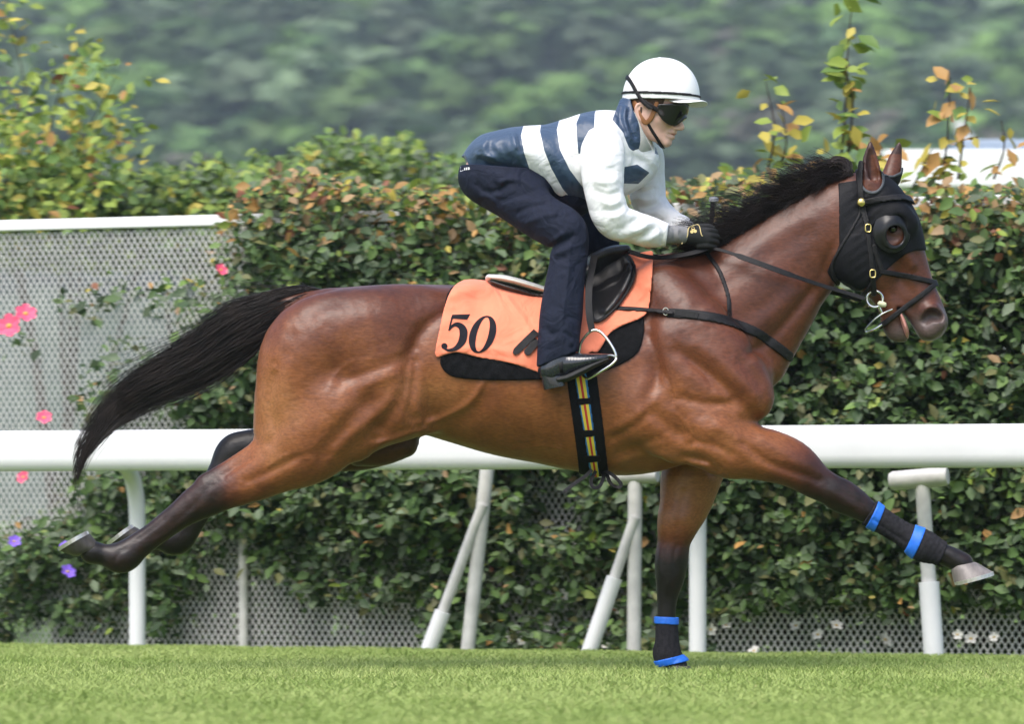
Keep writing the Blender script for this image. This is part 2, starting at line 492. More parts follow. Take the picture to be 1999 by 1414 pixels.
# near foreleg, reaching forward
hc([(1385, 850, -.20, 62, .85), (1420, 874, -.20, 60, .85), (1467, 882, -.195, 54, .85), (1541, 903, -.19, 46, .85), (1591, 939, -.18, 34, .9), (1622, 957, -.18, 31, .95), (1641, 968, -.175, 33, .9),
    (1668, 983, -.175, 29, .9), (1700, 1004, -.175, 22, .85), (1750, 1035, -.17, 19, .8), (1780, 1053, -.17, 22, .85), (1802, 1066, -.17, 27, .85), (1830, 1078, -.17, 21, .9), (1858, 1090, -.17, 21, 1.0), (1878, 1101, -.17, 22, 1.0)], .03)
# far foreleg, on the ground
hc([(1375, 860, .19, 62, .85), (1350, 930, .18, 60, .8), (1338, 984, .17, 50, .85), (1326, 1016, .16, 43, .9), (1316, 1056, .16, 33, .9), (1311, 1094, .16, 33, .9), (1308, 1128, .16, 29, .9), (1303, 1165, .16, 21, .85),
    (1301, 1205, .16, 18, .8), (1302, 1250, .16, 19, .85), (1303, 1280, .16, 24, .85), (1315, 1294, .16, 19, .9), (1323, 1303, .16, 20, 1.0)], .03)
# hindquarters
hc([(820, 640, .13, 64, .85), (720, 655, .165, 84, .8), (625, 690, .165, 98, .75), (598, 770, .16, 90, .75), (578, 838, .155, 74, .75)], .04, mirror=True)
hc([(720, 680, .19, 96, .6), (745, 760, .195, 84, .65), (782, 806, .19, 56, .7), (806, 820, .17, 30, .8)], .045)                             # far thigh
hc([(720, 680, -.19, 96, .6), (745, 760, -.195, 84, .65), (775, 800, -.19, 56, .7), (806, 818, -.17, 30, .8)], .045)                         # near thigh
hc([(842, 830, -.13, 14, 1), (800, 845, -.16, 16, 1), (745, 850, -.18, 28, 1), (700, 860, -.18, 40, .9)], .04)                               # flank fold
# near gaskin, hock, cannon, pastern
hc([(655, 800, -.185, 96, .7), (602, 860, -.18, 84, .7), (545, 904, -.175, 58, .75), (487, 938, -.165, 44, .75), (440, 957, -.16, 38, .72), (410, 970, -.155, 37, .70), (385, 983, -.15, 34, .72), (350, 1007, -.15, 27, .78),
    (302, 1043, -.145, 24, .8), (268, 1068, -.14, 26, .85), (238, 1089, -.14, 31, .85), (205, 1084, -.14, 21, .95), (180, 1079, -.14, 23, 1.0)], .03)
hc([(500, 880, -.165, 16, .8), (455, 907, -.16, 14, .8), (420, 930, -.155, 15, .8), (402, 943, -.155, 17, .8)], .03)                          # tendon to the point of the hock
# far hind leg
hc([(760, 838, .17, 66, .7), (700, 858, .17, 62, .7), (610, 872, .16, 50, .75), (535, 874, .16, 40, .75), (480, 876, .15, 36, .7), (456, 886, .15, 36, .7), (434, 920, .15, 28, .78), (405, 970, .145, 25, .8), (372, 1022, .14, 26, .85),
    (345, 1054, .14, 31, .85), (312, 1052, .14, 22, .95), (284, 1054, .14, 23, 1)], .03)
hc([(790, 868, .03, 26, 1.2), (745, 880, .03, 30, 1.2), (700, 885, .04, 26, 1.2)], .05)                                                       # groin
# tail dock
hc([(660, 606, 0, 34, .8), (625, 596, 0, 26, .8), (590, 592, 0, 22, .8), (550, 600, 0, 19, .8), (510, 622, 0, 15, .8)], .03)
# head
hc([(1672, 385, 0, 40, 1.0), (1706, 387, 0, 47, 1.15), (1744, 440, 0, 48, 1.08), (1765, 500, 0, 42, .82), (1784, 555, 0, 38, .76), (1803, 600, 0, 37, .78), (1813, 628, 0, 38, .80)], .02)
hc([(1676, 470, .04, 52, .62), (1678, 498, .045, 60, .48), (1700, 522, .04, 46, .55)], .03, mirror=True)                                      # cheeks
hc([(1690, 520, 0, 44, .9), (1720, 555, 0, 36, .85), (1745, 590, 0, 31, .85), (1757, 610, 0, 28, .85)], .04)                                  # jaw
hc([(1742, 600, 0, 26, .95), (1742, 628, 0, 22, 1.05), (1750, 646, 0, 21, 1.05), (1762, 656, 0, 13, 1.2)], .02)                               # lower lip
hc([(1708, 432, .085, 16, .7), (1740, 426, .088, 20, .65), (1764, 440, .075, 15, .7)], .03, mirror=True)                                      # brow
hc([(1700, 476, .072, 8, .7), (1745, 488, .074, 9, .7), (1772, 520, .058, 6, .8)], .03, mirror=True)                                          # facial crest
hc([(1812, 612, .045, 20, .8), (1826, 632, .042, 18, .8), (1812, 648, .035, 16, .9)], .02, mirror=True)                                       # nostril wings
hc([(1741, 446, .118, 19, .9), (1743, 446, .118, 19, .9)], .015, 'sub', mirror=True)                                                          # eye sockets
hc([(1798, 630, .072, 10, 1.6), (1812, 619, .070, 13, 1.6), (1825, 622, .064, 10, 1.6)], .008, 'sub', mirror=True)                              # nostrils
hc([(1752, 604, 0, 3.5, 30), (1766, 624, 0, 6, 22), (1779, 648, 0, 8, 16), (1788, 674, 0, 12, 10)], .008, 'sub')                                # the open mouth
# ears
hc([(1700, 362, -.060, 21, .9), (1700, 338, -.066, 20, .7), (1699, 312, -.068, 15, .6), (1699, 290, -.066, 8, .7), (1699, 277, -.064, 3, .9)], .015)
hc([(1737, 348, .062, 18, .9), (1743, 330, .066, 17, .7), (1748, 308, .068, 13, .6), (1754, 288, .066, 7, .7), (1756, 279, .064, 3, .9)], .015)
hc([(1706, 345, -.082, 10, .8), (1701, 320, -.083, 10, .8), (1699, 296, -.078, 5, .8)], .008, 'sub')
# modelling strokes: photo polyline, half width in px, height in mm (negative = groove)
ST = [
 ([(885, 600), (830, 640), (799, 700), (790, 763), (768, 800), (732, 846)], 13, -13), ([(811, 690), (806, 742), (800, 806), (820, 826)], 11, -11), ([(806, 690), (801, 745), (792, 790)], 6, 6),
 ([(799, 697), (754, 716), (700, 736), (650, 755)], 12, -8), ([(790, 722), (740, 745), (690, 765)], 14, 8), ([(745, 768), (690, 812), (653, 864), (610, 905)], 14, -10), ([(700, 778), (650, 820), (600, 860)], 22, 7),
 ([(775, 770), (740, 810), (690, 850), (640, 890)], 12, 9), ([(948, 742), (919, 785), (869, 814), (826, 828)], 6, 7), ([(960, 760), (930, 800), (880, 830)], 14, -5), ([(840, 836), (790, 852), (732, 870)], 6, 7), ([(826, 848), (770, 868), (715, 890)], 7, -8),
 ([(538, 720), (530, 792), (540, 845), (520, 880)], 10, -8), ([(560, 690), (556, 760), (565, 830), (545, 880)], 18, 6), ([(588, 648), (624, 605), (682, 584)], 14, -5), ([(640, 640), (720, 618), (800, 615), (850, 625)], 22, 5), ([(580, 640), (560, 700), (552, 740)], 12, -4),
 ([(610, 880), (560, 905), (510, 930), (470, 945)], 8, -7), ([(600, 905), (550, 930), (500, 955)], 14, 5), ([(500, 890), (460, 915), (430, 935)], 6, -6), ([(420, 940), (400, 960), (380, 985), (330, 1030), (280, 1060)], 6, -3), ([(400, 985), (345, 1025), (290, 1062)], 7, 3),
 # shoulder and forehand
 ([(1262, 640), (1282, 700), (1280, 745), (1262, 790), (1300, 830), (1343, 858)], 13, -14), ([(1290, 600), (1310, 670), (1330, 740), (1350, 790)], 24, 6), ([(1304, 676), (1368, 722), (1418, 762), (1457, 801), (1490, 826)], 12, -11),
 ([(1330, 720), (1380, 760), (1430, 800)], 14, 7), ([(1330, 660), (1400, 705), (1460, 760), (1490, 790)], 16, 8), ([(1318, 774), (1378, 790), (1437, 786)], 9, -10), ([(1343, 858), (1398, 873), (1437, 897)], 9, -8), ([(1320, 815), (1370, 830), (1430, 835)], 18, 7),
 ([(1324, 888), (1378, 900), (1406, 926)], 7, -9), ([(1340, 905), (1390, 912)], 6, 5), ([(1180, 862), (1230, 836), (1274, 803)], 8, -7), ([(1190, 890), (1250, 868), (1300, 850)], 9, -6), ([(1190, 845), (1240, 815), (1270, 780)], 10, 5), ([(1200, 905), (1260, 890), (1310, 890)], 7, 4),
 ([(1437, 858), (1502, 905), (1576, 930), (1610, 945)], 9, -7), ([(1470, 850), (1530, 885), (1590, 922)], 14, 5), ([(1450, 905), (1520, 928), (1580, 955)], 12, 5), ([(1600, 938), (1650, 965), (1690, 990)], 7, -2), ([(1640, 975), (1665, 990), (1690, 1010)], 8, 2),
 ([(1430, 700), (1470, 740), (1494, 790)], 10, -7), ([(1460, 690), (1490, 730), (1500, 770)], 12, 6), ([(1380, 830), (1420, 845), (1450, 870)], 12, 6),
 # neck
 ([(1604, 548), (1560, 600), (1505, 660), (1450, 700)], 10, -9), ([(1590, 520), (1540, 580), (1480, 640), (1420, 690)], 18, 6), ([(1615, 440), (1560, 465), (1490, 510), (1410, 560), (1340, 610)], 16, -6), ([(1600, 410), (1530, 445), (1450, 490)], 16, 5), ([(1635, 470), (1620, 500), (1610, 540)], 8, -7),
 ([(1560, 540), (1500, 590), (1440, 620), (1370, 640)], 14, -5),
 # ribs
 ([(950, 640), (960, 720), (985, 800), (1010, 860)], 8, -3), ([(1000, 640), (1010, 720), (1030, 800), (1050, 870)], 8, -3), ([(1050, 640), (1060, 720), (1075, 800), (1090, 880)], 8, -3), ([(880, 880), (960, 892), (1050, 908), (1110, 915)], 8, 3),
 # knees, hocks, tendons
 ([(1700, 1012), (1740, 1040), (1775, 1062)], 3.5, -4), ([(1612, 975), (1640, 990), (1668, 1005)], 6, -2), ([(1655, 945), (1672, 962), (1684, 980)], 7, 2), ([(1838, 1082), (1856, 1096)], 4, -3),
 ([(1330, 1060), (1322, 1090), (1326, 1120)], 4, -4), ([(1296, 1070), (1292, 1100), (1296, 1128)], 4, 4), ([(1312, 1150), (1310, 1190)], 3, -3), ([(1345, 950), (1335, 1000), (1328, 1045)], 6, -5), ([(1305, 960), (1300, 1010), (1300, 1050)], 7, 4),
 ([(445, 930), (425, 950), (420, 980)], 7, -2.5), ([(385, 960), (395, 985), (410, 1005)], 8, 2), ([(250, 1070), (232, 1080), (222, 1100)], 4, -4), ([(325, 1010), (295, 1035), (262, 1058)], 3, -4), ([(476, 948), (450, 968), (425, 990)], 8, 2.5),
 # veins
 ([(1300, 800), (1330, 818), (1350, 850), (1380, 862)], 2.5, 3), ([(1470, 870), (1500, 895), (1545, 905), (1580, 925)], 2.6, 2), ([(1000, 880), (1050, 872), (1100, 876)], 2.5, 2), ([(640, 850), (600, 880), (560, 890), (520, 915)], 2.4, 3), ([(700, 700), (660, 730), (640, 770)], 2.5, 2.5), ([(1400, 800), (1430, 815), (1445, 845)], 2.4, 3), ([(1340, 700), (1375, 735), (1390, 770)], 2.6, -4), ([(1290, 720), (1310, 760), (1310, 800)], 3, -4),
 # head
 ([(1728, 500), (1760, 530), (1785, 570)], 7, -5), ([(1745, 560), (1775, 590), (1795, 605)], 8, -4), ([(1790, 540), (1812, 585)], 6, 3), ([(1752, 606), (1748, 630), (1760, 652)], 4, -3), ([(1770, 620), (1785, 640), (1805, 655)], 5, -4), ([(1720, 470), (1745, 478), (1766, 462)], 5, 5),
]
def strokes2(px, py):
    D = np.zeros(px.shape)
    for pts, w, mm in ST:
        P = spline(pts, 4)
        x0, y0 = P.min(0) - 3.2 * w; x1, y1 = P.max(0) + 3.2 * w
        i = np.where((px[:, 0] > x0) & (px[:, 0] < x1))[0]; j = np.where((py[0] > y0) & (py[0] < y1))[0]
        if len(i) == 0 or len(j) == 0: continue
        sl = np.s_[i[0]:i[-1] + 1, j[0]:j[-1] + 1]
        d = line_sd(px[sl], py[sl], P, 0)
        # taper towards both ends
        e0 = np.hypot(px[sl] - P[0, 0], py[sl] - P[0, 1]); e1 = np.hypot(px[sl] - P[-1, 0], py[sl] - P[-1, 1])
        tp = np.clip(np.minimum(e0, e1) / (1.5 * w), 0.15, 1)
        D[sl] += mm * 0.00115 * np.exp(-0.5 * (d / (w * .72)) ** 2) * tp
    return D
def horse_field(F):
    for W, k, op in HC: F.chain(W, k, op)
    px, py = F.grid2(-.2)
    D = strokes2(px, py).astype(np.float32)
    wt = np.clip((np.abs(F.Y) - 0.02) / 0.05, 0, 1).astype(np.float32)
    F.d -= D[:, None, :] * wt[None, :, None]
    return F

HF = horse_field(Field.px(110, 1900, 262, 1330, -.36, .36, .0065))
HV, HQ = HF.mesh(1)
print('horse', len(HV), round(time.time() - T0, 1))
hpx = 999.5 + HV[:, 0] * FPX / (DIST + HV[:, 1]); hpy = HOR - (HV[:, 2] - CAMH) * FPX / (DIST + HV[:, 1])
hnear = HV[:, 1] < 0
def sm(x, a, b): t = np.clip((x - a) / (b - a), 0, 1); return t * t * (3 - 2 * t)
# coat: 0 black points .. 0.35 dark bay .. 0.7 red bay .. 1 tan
coat = np.full(len(HV), .62)
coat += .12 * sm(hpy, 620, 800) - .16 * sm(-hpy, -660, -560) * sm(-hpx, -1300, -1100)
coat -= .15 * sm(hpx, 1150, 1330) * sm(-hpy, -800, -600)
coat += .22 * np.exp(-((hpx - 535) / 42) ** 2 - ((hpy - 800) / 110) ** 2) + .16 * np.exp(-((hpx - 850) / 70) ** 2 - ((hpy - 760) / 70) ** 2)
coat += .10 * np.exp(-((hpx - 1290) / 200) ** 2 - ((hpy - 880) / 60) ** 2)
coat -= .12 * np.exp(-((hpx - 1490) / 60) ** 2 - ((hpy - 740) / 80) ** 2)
# legs darken to black
t_nf = (hpx - 1500) * .84 + (hpy - 890) * .54
m_nf = hnear & (hpx > 1440) & (hpy > 835)
coat = np.where(m_nf, coat * (1 - sm(t_nf, 0, 150) * .88), coat)
m_ff = (~hnear) & (hpx > 1250) & (hpx < 1420) & (hpy > 930)
coat = np.where(m_ff, (coat + .15) * (1 - sm(hpy, 1010, 1110) * .95), coat)
t_nh = (520 - hpx) * .8 + (hpy - 900) * .6
m_nh = hnear & (hpx < 560) & (hpy > 860)
coat = np.where(m_nh, coat * (1 - sm(t_nh + 22 * np.sin(hpx * .05), 20, 170) * .84), coat)
m_fh = (~hnear) & (hpx < 560) & (hpy > 830)
coat = np.where(m_fh, .05, coat)
coat = np.where((HV[:, 1] > -.10) & (hpx < 835) & (hpy > 846) & (hpx > 540), .42, coat)
# muzzle: grey brown
mz = sm(hpx * .35 + hpy * .94, 1190, 1235) * (hpx > 1690) * (hpy < 700)
coat = coat * (1 - mz)
muzzle = mz
ear = (hpy < 345) & (hpx > 1670)
coat = np.where(ear, np.where(hpy < 300, .25, .5), coat)
coat = np.where((hpx > 1640) & (hpx < 1700) & (hpy < 350), .3, coat)
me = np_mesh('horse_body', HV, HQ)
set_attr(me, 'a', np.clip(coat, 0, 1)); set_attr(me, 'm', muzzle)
m_coat, nt, b = new_mat('bay_coat'); N, L = nt.nodes, nt.links
at = N.new('ShaderNodeAttribute'); at.attribute_name = 'a'
tc = N.new('ShaderNodeTexCoord')
nz = N.new('ShaderNodeTexNoise'); nz.inputs['Scale'].default_value = 7; nz.inputs['Detail'].default_value = 8; nz.inputs['Roughness'].default_value = .65
L.new(tc.outputs['Object'], nz.inputs['Vector'])
ma = N.new('ShaderNodeMath'); ma.operation = 'MULTIPLY_ADD'; ma.inputs[1].default_value = .50; ma.inputs[2].default_value = -.25
L.new(nz.outputs['Fac'], ma.inputs[0])
ad = N.new('ShaderNodeMath'); ad.operation = 'ADD'; L.new(at.outputs['Fac'], ad.inputs[0]); L.new(ma.outputs[0], ad.inputs[1])
rp = N.new('ShaderNodeValToRGB'); cr = rp.color_ramp
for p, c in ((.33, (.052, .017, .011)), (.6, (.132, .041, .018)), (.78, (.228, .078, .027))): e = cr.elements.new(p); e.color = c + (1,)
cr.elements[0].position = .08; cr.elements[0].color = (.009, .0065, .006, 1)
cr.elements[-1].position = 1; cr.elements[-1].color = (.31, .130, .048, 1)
L.new(ad.outputs[0], rp.inputs[0])
am = N.new('ShaderNodeAttribute'); am.attribute_name = 'm'
mx = N.new('ShaderNodeMixRGB'); mx.inputs[2].default_value = (.105, .072, .066, 1)
L.new(am.outputs['Fac'], mx.inputs[0]); L.new(rp.outputs[0], mx.inputs[1])
# short hair: fine stretched grain in colour and relief
mp = N.new('ShaderNodeMapping'); mp.inputs['Scale'].default_value = (48, 170, 140); mp.inputs['Rotation'].default_value = (0, .25, 0)
L.new(tc.outputs['Object'], mp.inputs['Vector'])
n2 = N.new('ShaderNodeTexNoise'); n2.inputs['Scale'].default_value = 1; n2.inputs['Detail'].default_value = 3; L.new(mp.outputs[0], n2.inputs['Vector'])
mr = N.new('ShaderNodeMapRange'); mr.inputs[1].default_value = .3; mr.inputs[2].default_value = .7; mr.inputs[3].default_value = .78; mr.inputs[4].default_value = 1.22
L.new(n2.outputs['Fac'], mr.inputs[0])
vm = N.new('ShaderNodeVectorMath'); vm.operation = 'SCALE'; L.new(mx.outputs[0], vm.inputs[0]); L.new(mr.outputs[0], vm.inputs['Scale'])
L.new(vm.outputs[0], b.inputs['Base Color'])
n3 = N.new('ShaderNodeTexNoise'); n3.inputs['Scale'].default_value = 26; n3.inputs['Detail'].default_value = 6; L.new(tc.outputs['Object'], n3.inputs['Vector'])
b1 = N.new('ShaderNodeBump'); b1.inputs['Strength'].default_value = .22; b1.inputs['Distance'].default_value = .012; L.new(n3.outputs['Fac'], b1.inputs['Height'])
b2 = N.new('ShaderNodeBump'); b2.inputs['Strength'].default_value = .25; b2.inputs['Distance'].default_value = .002; L.new(n2.outputs['Fac'], b2.inputs['Height']); L.new(b1.outputs[0], b2.inputs['Normal'])
L.new(b2.outputs[0], b.inputs['Normal'])
b.inputs['Roughness'].default_value = .40; b.inputs['Specular IOR Level'].default_value = .38
b.inputs['Sheen Weight'].default_value = .03; b.inputs['Sheen Roughness'].default_value = .4
horse = empty('horse', PX(1302, 1316, .16))
tag(horse, 'bay racehorse with black legs and tail galloping over the turf', 'horse')
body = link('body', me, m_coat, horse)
BVH = BVHTree.FromPolygons([tuple(v) for v in HV], [tuple(int(i) for i in q) for q in HQ])
def surf(px, py, side=-1, off=0.0):
    """the point of the coat that the photo shows at a pixel (side -1 near flank, +1 far flank)"""
    y = side * .6
    p = PX(px, py, y); c = Vector((0, -DIST, CAMH))
    d = (p - c).normalized() * (-side)
    hit = BVH.ray_cast(p, d, 1.0)
    if hit[0] is None: return None
    return hit[0] + hit[1] * off
# eyes
m_eye = mat('horse_eye_brown', (.012, .007, .005), .06, var=.3, vscale=60, coat=.6)
for s in (-1, 1):
    c = PX(1742, 446, s * .078)
    q = MB(); q.lathe([(0.0005, -.021), (.012, -.0185), (.0185, -.0105), (.021, 0), (.0185, .0105), (.012, .0185), (.0005, .021)], c, (0, s, 0), 20)
    q.build('eye', m_eye, horse, auto=False)
f = Field.px(1735, 1800, 595, 680, -.06, .06, .0025)
f.chain(W_of([(1755, 612, 0, 5, 6), (1762, 630, 0, 6, 5.5), (1768, 648, 0, 6, 4.5), (1770, 658, 0, 4, 4)]), .01)
V, Q = f.mesh(1); obj('gum', V, Q, mat('pink_gum', (.52, .24, .20), .35, var=.15, vscale=60), horse)
# hooves with shoes
m_hoof = mat('hoof_horn_dark', (.06, .052, .046), .5, var=.35, vscale=40, bump=.3, bscale=120, stretch=(1, 1, .15))
m_hoofl = mat('hoof_horn_grey', (.20, .175, .165), .45, var=.3, vscale=40, bump=.3, bscale=120, stretch=(1, 1, .15))
m_shoe = mat('aluminium_shoe', (.62, .60, .56), .42, .75, var=.15, vscale=60)
def hoof(C, S, toe, y, a, b, m):
    """C coronet centre, S sole centre (px), toe: px direction along the sole to the toe, a / b half lengths of sole and coronet in px"""
    C = PX(*C, y); S = PX(*S, y); t = Vector((toe[0], 0, -toe[1])).normalized()
    up = (C - S); n = (up - t * up.dot(t)).normalized(); h = up.dot(n)
    V = []; F = []; nr = 7; ns = 28
    for i in range(nr):
        u = i / (nr - 1); cen = S.lerp(C, u)
        la = (a * (1 - u) + b * u) / SC; wa = la * (.94 - .02 * u)
        if i == nr - 1: la *= .92; wa *= .92
        for j in range(ns):
            w = 2 * math.pi * j / ns; x = math.cos(w); yy = math.sin(w)
            if x < 0: x *= .86
            tilt = -.34 * (x - .2) * u * .35
            V.append(cen + t * la * x + Vector((0, 1, 0)) * wa * yy + n * la * tilt * .6)
    for i in range(nr - 1):
        for j in range(ns): F.append((i * ns + j, i * ns + (j + 1) % ns, i * ns + ns + (j + 1) % ns, i * ns + ns + j))
    # recessed sole
    V += [S + n * .008 + t * (v.x if False else 0) + (v - S) * .72 for v in V[:ns]]
    k = nr * ns
    for j in range(ns): F.append((j, k + j, k + (j + 1) % ns, (j + 1) % ns))
    F.append(tuple(k + j for j in range(ns))); F.append(tuple((nr - 1) * ns + j for j in range(ns)))
    q = MB(); q.add(V, F); ho = q.build('hoof', m, horse)
    # shoe: open at the heel
    V = []; F = []; ks = list(range(-11, 12))
    for j in ks:
        w = math.pi * .86 * j / 11; x = math.cos(w); yy = math.sin(w)
        if x < 0: x *= .86
        for f, hh in ((1.03, .001), (.70, .001), (.70, -.013), (1.03, -.013)):
            V.append(S + (t * a * x + Vector((0, 1, 0)) * a * .94 * yy) / SC * f + n * hh)
    for j in range(len(ks) - 1):
        for c in range(4): F.append((j * 4 + c, j * 4 + (c + 1) % 4, j * 4 + 4 + (c + 1) % 4, j * 4 + 4 + c))
    F += [(0, 1, 2, 3), tuple(len(V) - 4 + c for c in (3, 2, 1, 0))]
    q = MB(); q.add(V, F); q.build('horseshoe', m_shoe, ho, smooth=False)
    return ho
hoof((1878, 1103), (1897, 1128), (.96, -.26), -.17, 42, 27, m_hoofl)
hoof((1324, 1300), (1328, 1316), (1, 0), .16, 34, 26, m_hoof)
hoof((174, 1076), (148, 1058), (-.86, .5), -.14, 36, 27, m_hoof)
hoof((270, 1056), (240, 1046), (-.8, .6), .14, 34, 27, m_hoof)
# ------------------------------------------------------------------ tail and mane
m_hair = mat('black_hair', (.013, .010, .010), .38, var=.5, vscale=18, spec=.55, stretch=(1, 1, 1))
m_mane = mat('dark_mane_hair', (.019, .012, .010), .42, var=.6, vscale=14, spec=.4)
def strands(name, curves, m, parent, r=.0012):
    """curves: list of (k,3) arrays with equal k; thin three sided hairs that taper"""
    C = np.array(curves); n, k, _ = C.shape
    Tn = np.gradient(C, axis=1); Tn /= np.linalg.norm(Tn, axis=2, keepdims=True) + 1e-9
    A = np.cross(Tn, np.array([0, 1, .3])); A /= np.linalg.norm(A, axis=2, keepdims=True) + 1e-9
    B = np.cross(Tn, A)
    tp = np.linspace(1, .25, k)[None, :, None] * r * (0.6 + 0.8 * rng.random((n, 1, 1)))
    V = np.stack([C + tp * (A * math.cos(w) + B * math.sin(w)) for w in (0, 2.094, 4.189)], axis=2).reshape(-1, 3)
    base = np.arange(n)[:, None, None] * (k * 3) + np.arange(k - 1)[None, :, None] * 3
    j = np.arange(3)[None, None, :]; j2 = (j + 1) % 3
    F = np.stack([base + j, base + j2, base + 3 + j2, base + 3 + j], axis=3).reshape(-1, 4)
    return obj(name, V, F, m, parent)
TOP = spline([(660, 575), (610, 563), (574, 562), (510, 577), (445, 602), (376, 658), (307, 706), (245, 752), (196, 812), (158, 890), (150, 935)], 6)
BOT = spline([(600, 612), (565, 625), (535, 650), (505, 680), (450, 722), (385, 756), (310, 784), (250, 812), (205, 848), (168, 895), (152, 938)], 6)
def along(P, t):
    i = np.clip(t * (len(P) - 1), 0, len(P) - 1.001); a = i.astype(int); f = (i - a)[..., None]
    return P[a] * (1 - f) + P[a + 1] * f
curves = []
K = 22
for i in range(2100):
    g = rng.random() ** 1.2
    t0 = .0 + .30 * rng.random() if rng.random() < .75 else .3 + .25 * rng.random()
    t1 = min(1.0, t0 + .34 + .62 * rng.random())
    v0 = np.clip(rng.normal(.5, .27), .02, .98); v1 = np.clip(v0 + rng.normal(0, .30), -.15, 1.2)
    tt = np.linspace(t0, t1, K); vv = np.linspace(v0, v1, K) + .05 * np.sin(np.linspace(0, 5, K) * (1 + rng.random()) + rng.random() * 6)
    P = along(TOP, tt) * (1 - vv)[:, None] + along(BOT, tt) * vv[:, None]
    wdt = .055 * np.sin(np.clip(tt * 1.2 + .12, 0, 1) * math.pi) ** .6 + .006
    y = rng.normal(0, .42) * wdt * np.sqrt(np.clip(1 - (2 * vv - 1) ** 2, .05, 1)) * np.linspace(.6, 1.1, K)
    if rng.random() < .26:            # flyaways
        e = np.linspace(0, 1, K) ** 2; P = P + np.stack([-10 * e * rng.random(), e * rng.normal(-18, 26)], 1)
    curves.append([tuple(PX(P[q, 0], P[q, 1], y[q])) for q in range(K)])
tail = strands('tail', curves, m_mane, horse, .0014)
# mane: locks blown back off the crest
CRE = spline([(1385, 492), (1413, 477), (1476, 441), (1533, 407), (1586, 380), (1640, 354), (1668, 340)], 6)
MTOP = spline([(1376, 452), (1392, 428), (1440, 372), (1490, 340), (1545, 320), (1600, 330), (1650, 326)], 6)
curves = []
K2 = 18
def lock(a, th0, th1, L_, y0, y1, wob, ph):
    u = np.linspace(0, 1, K2); th = np.radians(th0 + (th1 - th0) * u ** .8 + wob * np.sin(u * 5 + ph) * u)
    st_ = L_ / (K2 - 1)
    P = np.stack([a[0] + np.concatenate([[0], np.cumsum(np.cos(th[:-1]) * st_)]), a[1] - np.concatenate([[0], np.cumsum(np.sin(th[:-1]) * st_)])], 1)
    Y = y0 + (y1 - y0) * u ** 1.3
    return [tuple(PX(P[q, 0], P[q, 1], Y[q])) for q in range(K2)]
nl = 62
LK = [(t, rng.normal(0, 1), rng.normal(0, 1), rng.normal(0, 1), rng.normal(0, 1), rng.random() * 6) for t in np.linspace(0, 1, nl)]
for i in range(3400):
    t, la, lb, lc, ld, ph = LK[rng.integers(nl)]
    t = float(np.clip(t + rng.normal(0, .010), 0, 1)); a = along(CRE, np.array([t]))[0] + np.array([rng.normal(0, 2), 5 + rng.normal(0, 2)])
    up_ = rng.random() < .70
    full = math.sin(min(1, .25 + t) * math.pi * .62)
    if up_:      # blown up and back
        th0 = 128 + 12 * la + rng.normal(0, 9); th1 = 186 + 16 * lb + rng.normal(0, 9); L_ = (72 + 20 * lc + 26 * rng.random()) * (.55 + .5 * full) * (1.1 - .35 * t)
        y0 = rng.normal(-.004, .010); y1 = y0 + rng.normal(-.01, .03) + .012 * ld
    else:        # lying back along the near side of the crest
        th0 = 158 + 10 * la + rng.normal(0, 8); th1 = 204 + 14 * lb + rng.normal(0, 7); L_ = (58 + 16 * lc + 30 * rng.random()) * (1.15 - .4 * t)
        y0 = rng.normal(-.022, .006); y1 = -.062 + rng.normal(0, .012)
    curves.append(lock(a, th0, th1, max(L_, 24), y0, y1, 10 + 5 * ld, ph))
# forelock curl at the poll
for i in range(260):
    u = np.linspace(0, 1, K2); ph = rng.random() * .8; rr = 14 + 7 * rng.random(); cx, cy = 1634 + rng.normal(0, 3), 328 + rng.normal(0, 3)
    w = -2.6 + 4.6 * u + ph
    P = np.stack([cx + rr * np.cos(w) * 1.15, cy + rr * np.sin(w) * .85], 1)
    Y = rng.normal(-.01, .016) + .01 * np.sin(u * 5)
    curves.append([tuple(PX(P[q, 0], P[q, 1], Y[q])) for q in range(K2)])
mane = strands('mane', curves, m_mane, horse, .0014)
print('hair', round(time.time() - T0, 1))
# ================================================================== tack
m_orange = mat('orange_cloth', (.87, .235, .125), .75, var=.06, vscale=9, bump=.12, bscale=900, sheen=.2)
m_felt = mat('black_felt', (.007, .007, .008), .95, var=.4, vscale=60, bump=.8, bscale=260, spec=.15)
m_leather = mat('black_leather', (.014, .013, .014), .32, var=.3, vscale=50, bump=.25, bscale=500, spec=.5)
m_strap = mat('strap_leather', (.009, .008, .009), .5, var=.4, vscale=90, bump=.4, bscale=700, spec=.3)
m_steel = mat('polished_steel', (.72, .72, .70), .22, .95, var=.1, vscale=40)
m_brass = mat('brass', (.75, .58, .22), .25, .9, var=.1, vscale=60)
m_black = mat('black_elastic', (.006, .006, .007), .85, var=.3, vscale=200, bump=.5, bscale=1200, spec=.2)
m_ink = mat('number_print', (.010, .009, .014), .8, var=.2, vscale=90, spec=.2)
m_blue = mat('blue_tape', (.02, .16, .72), .45, var=.12, vscale=60, bump=.2, bscale=300)
m_band = mat('bandage_grey', (.024, .023, .027), .95, spec=.15, var=.3, vscale=80, bump=.8, bscale=420, stretch=(1, 1, 1))
m_lycra = mat('black_lycra', (.006, .006, .008), .62, var=.3, vscale=40, bump=.25, bscale=160, spec=.2)

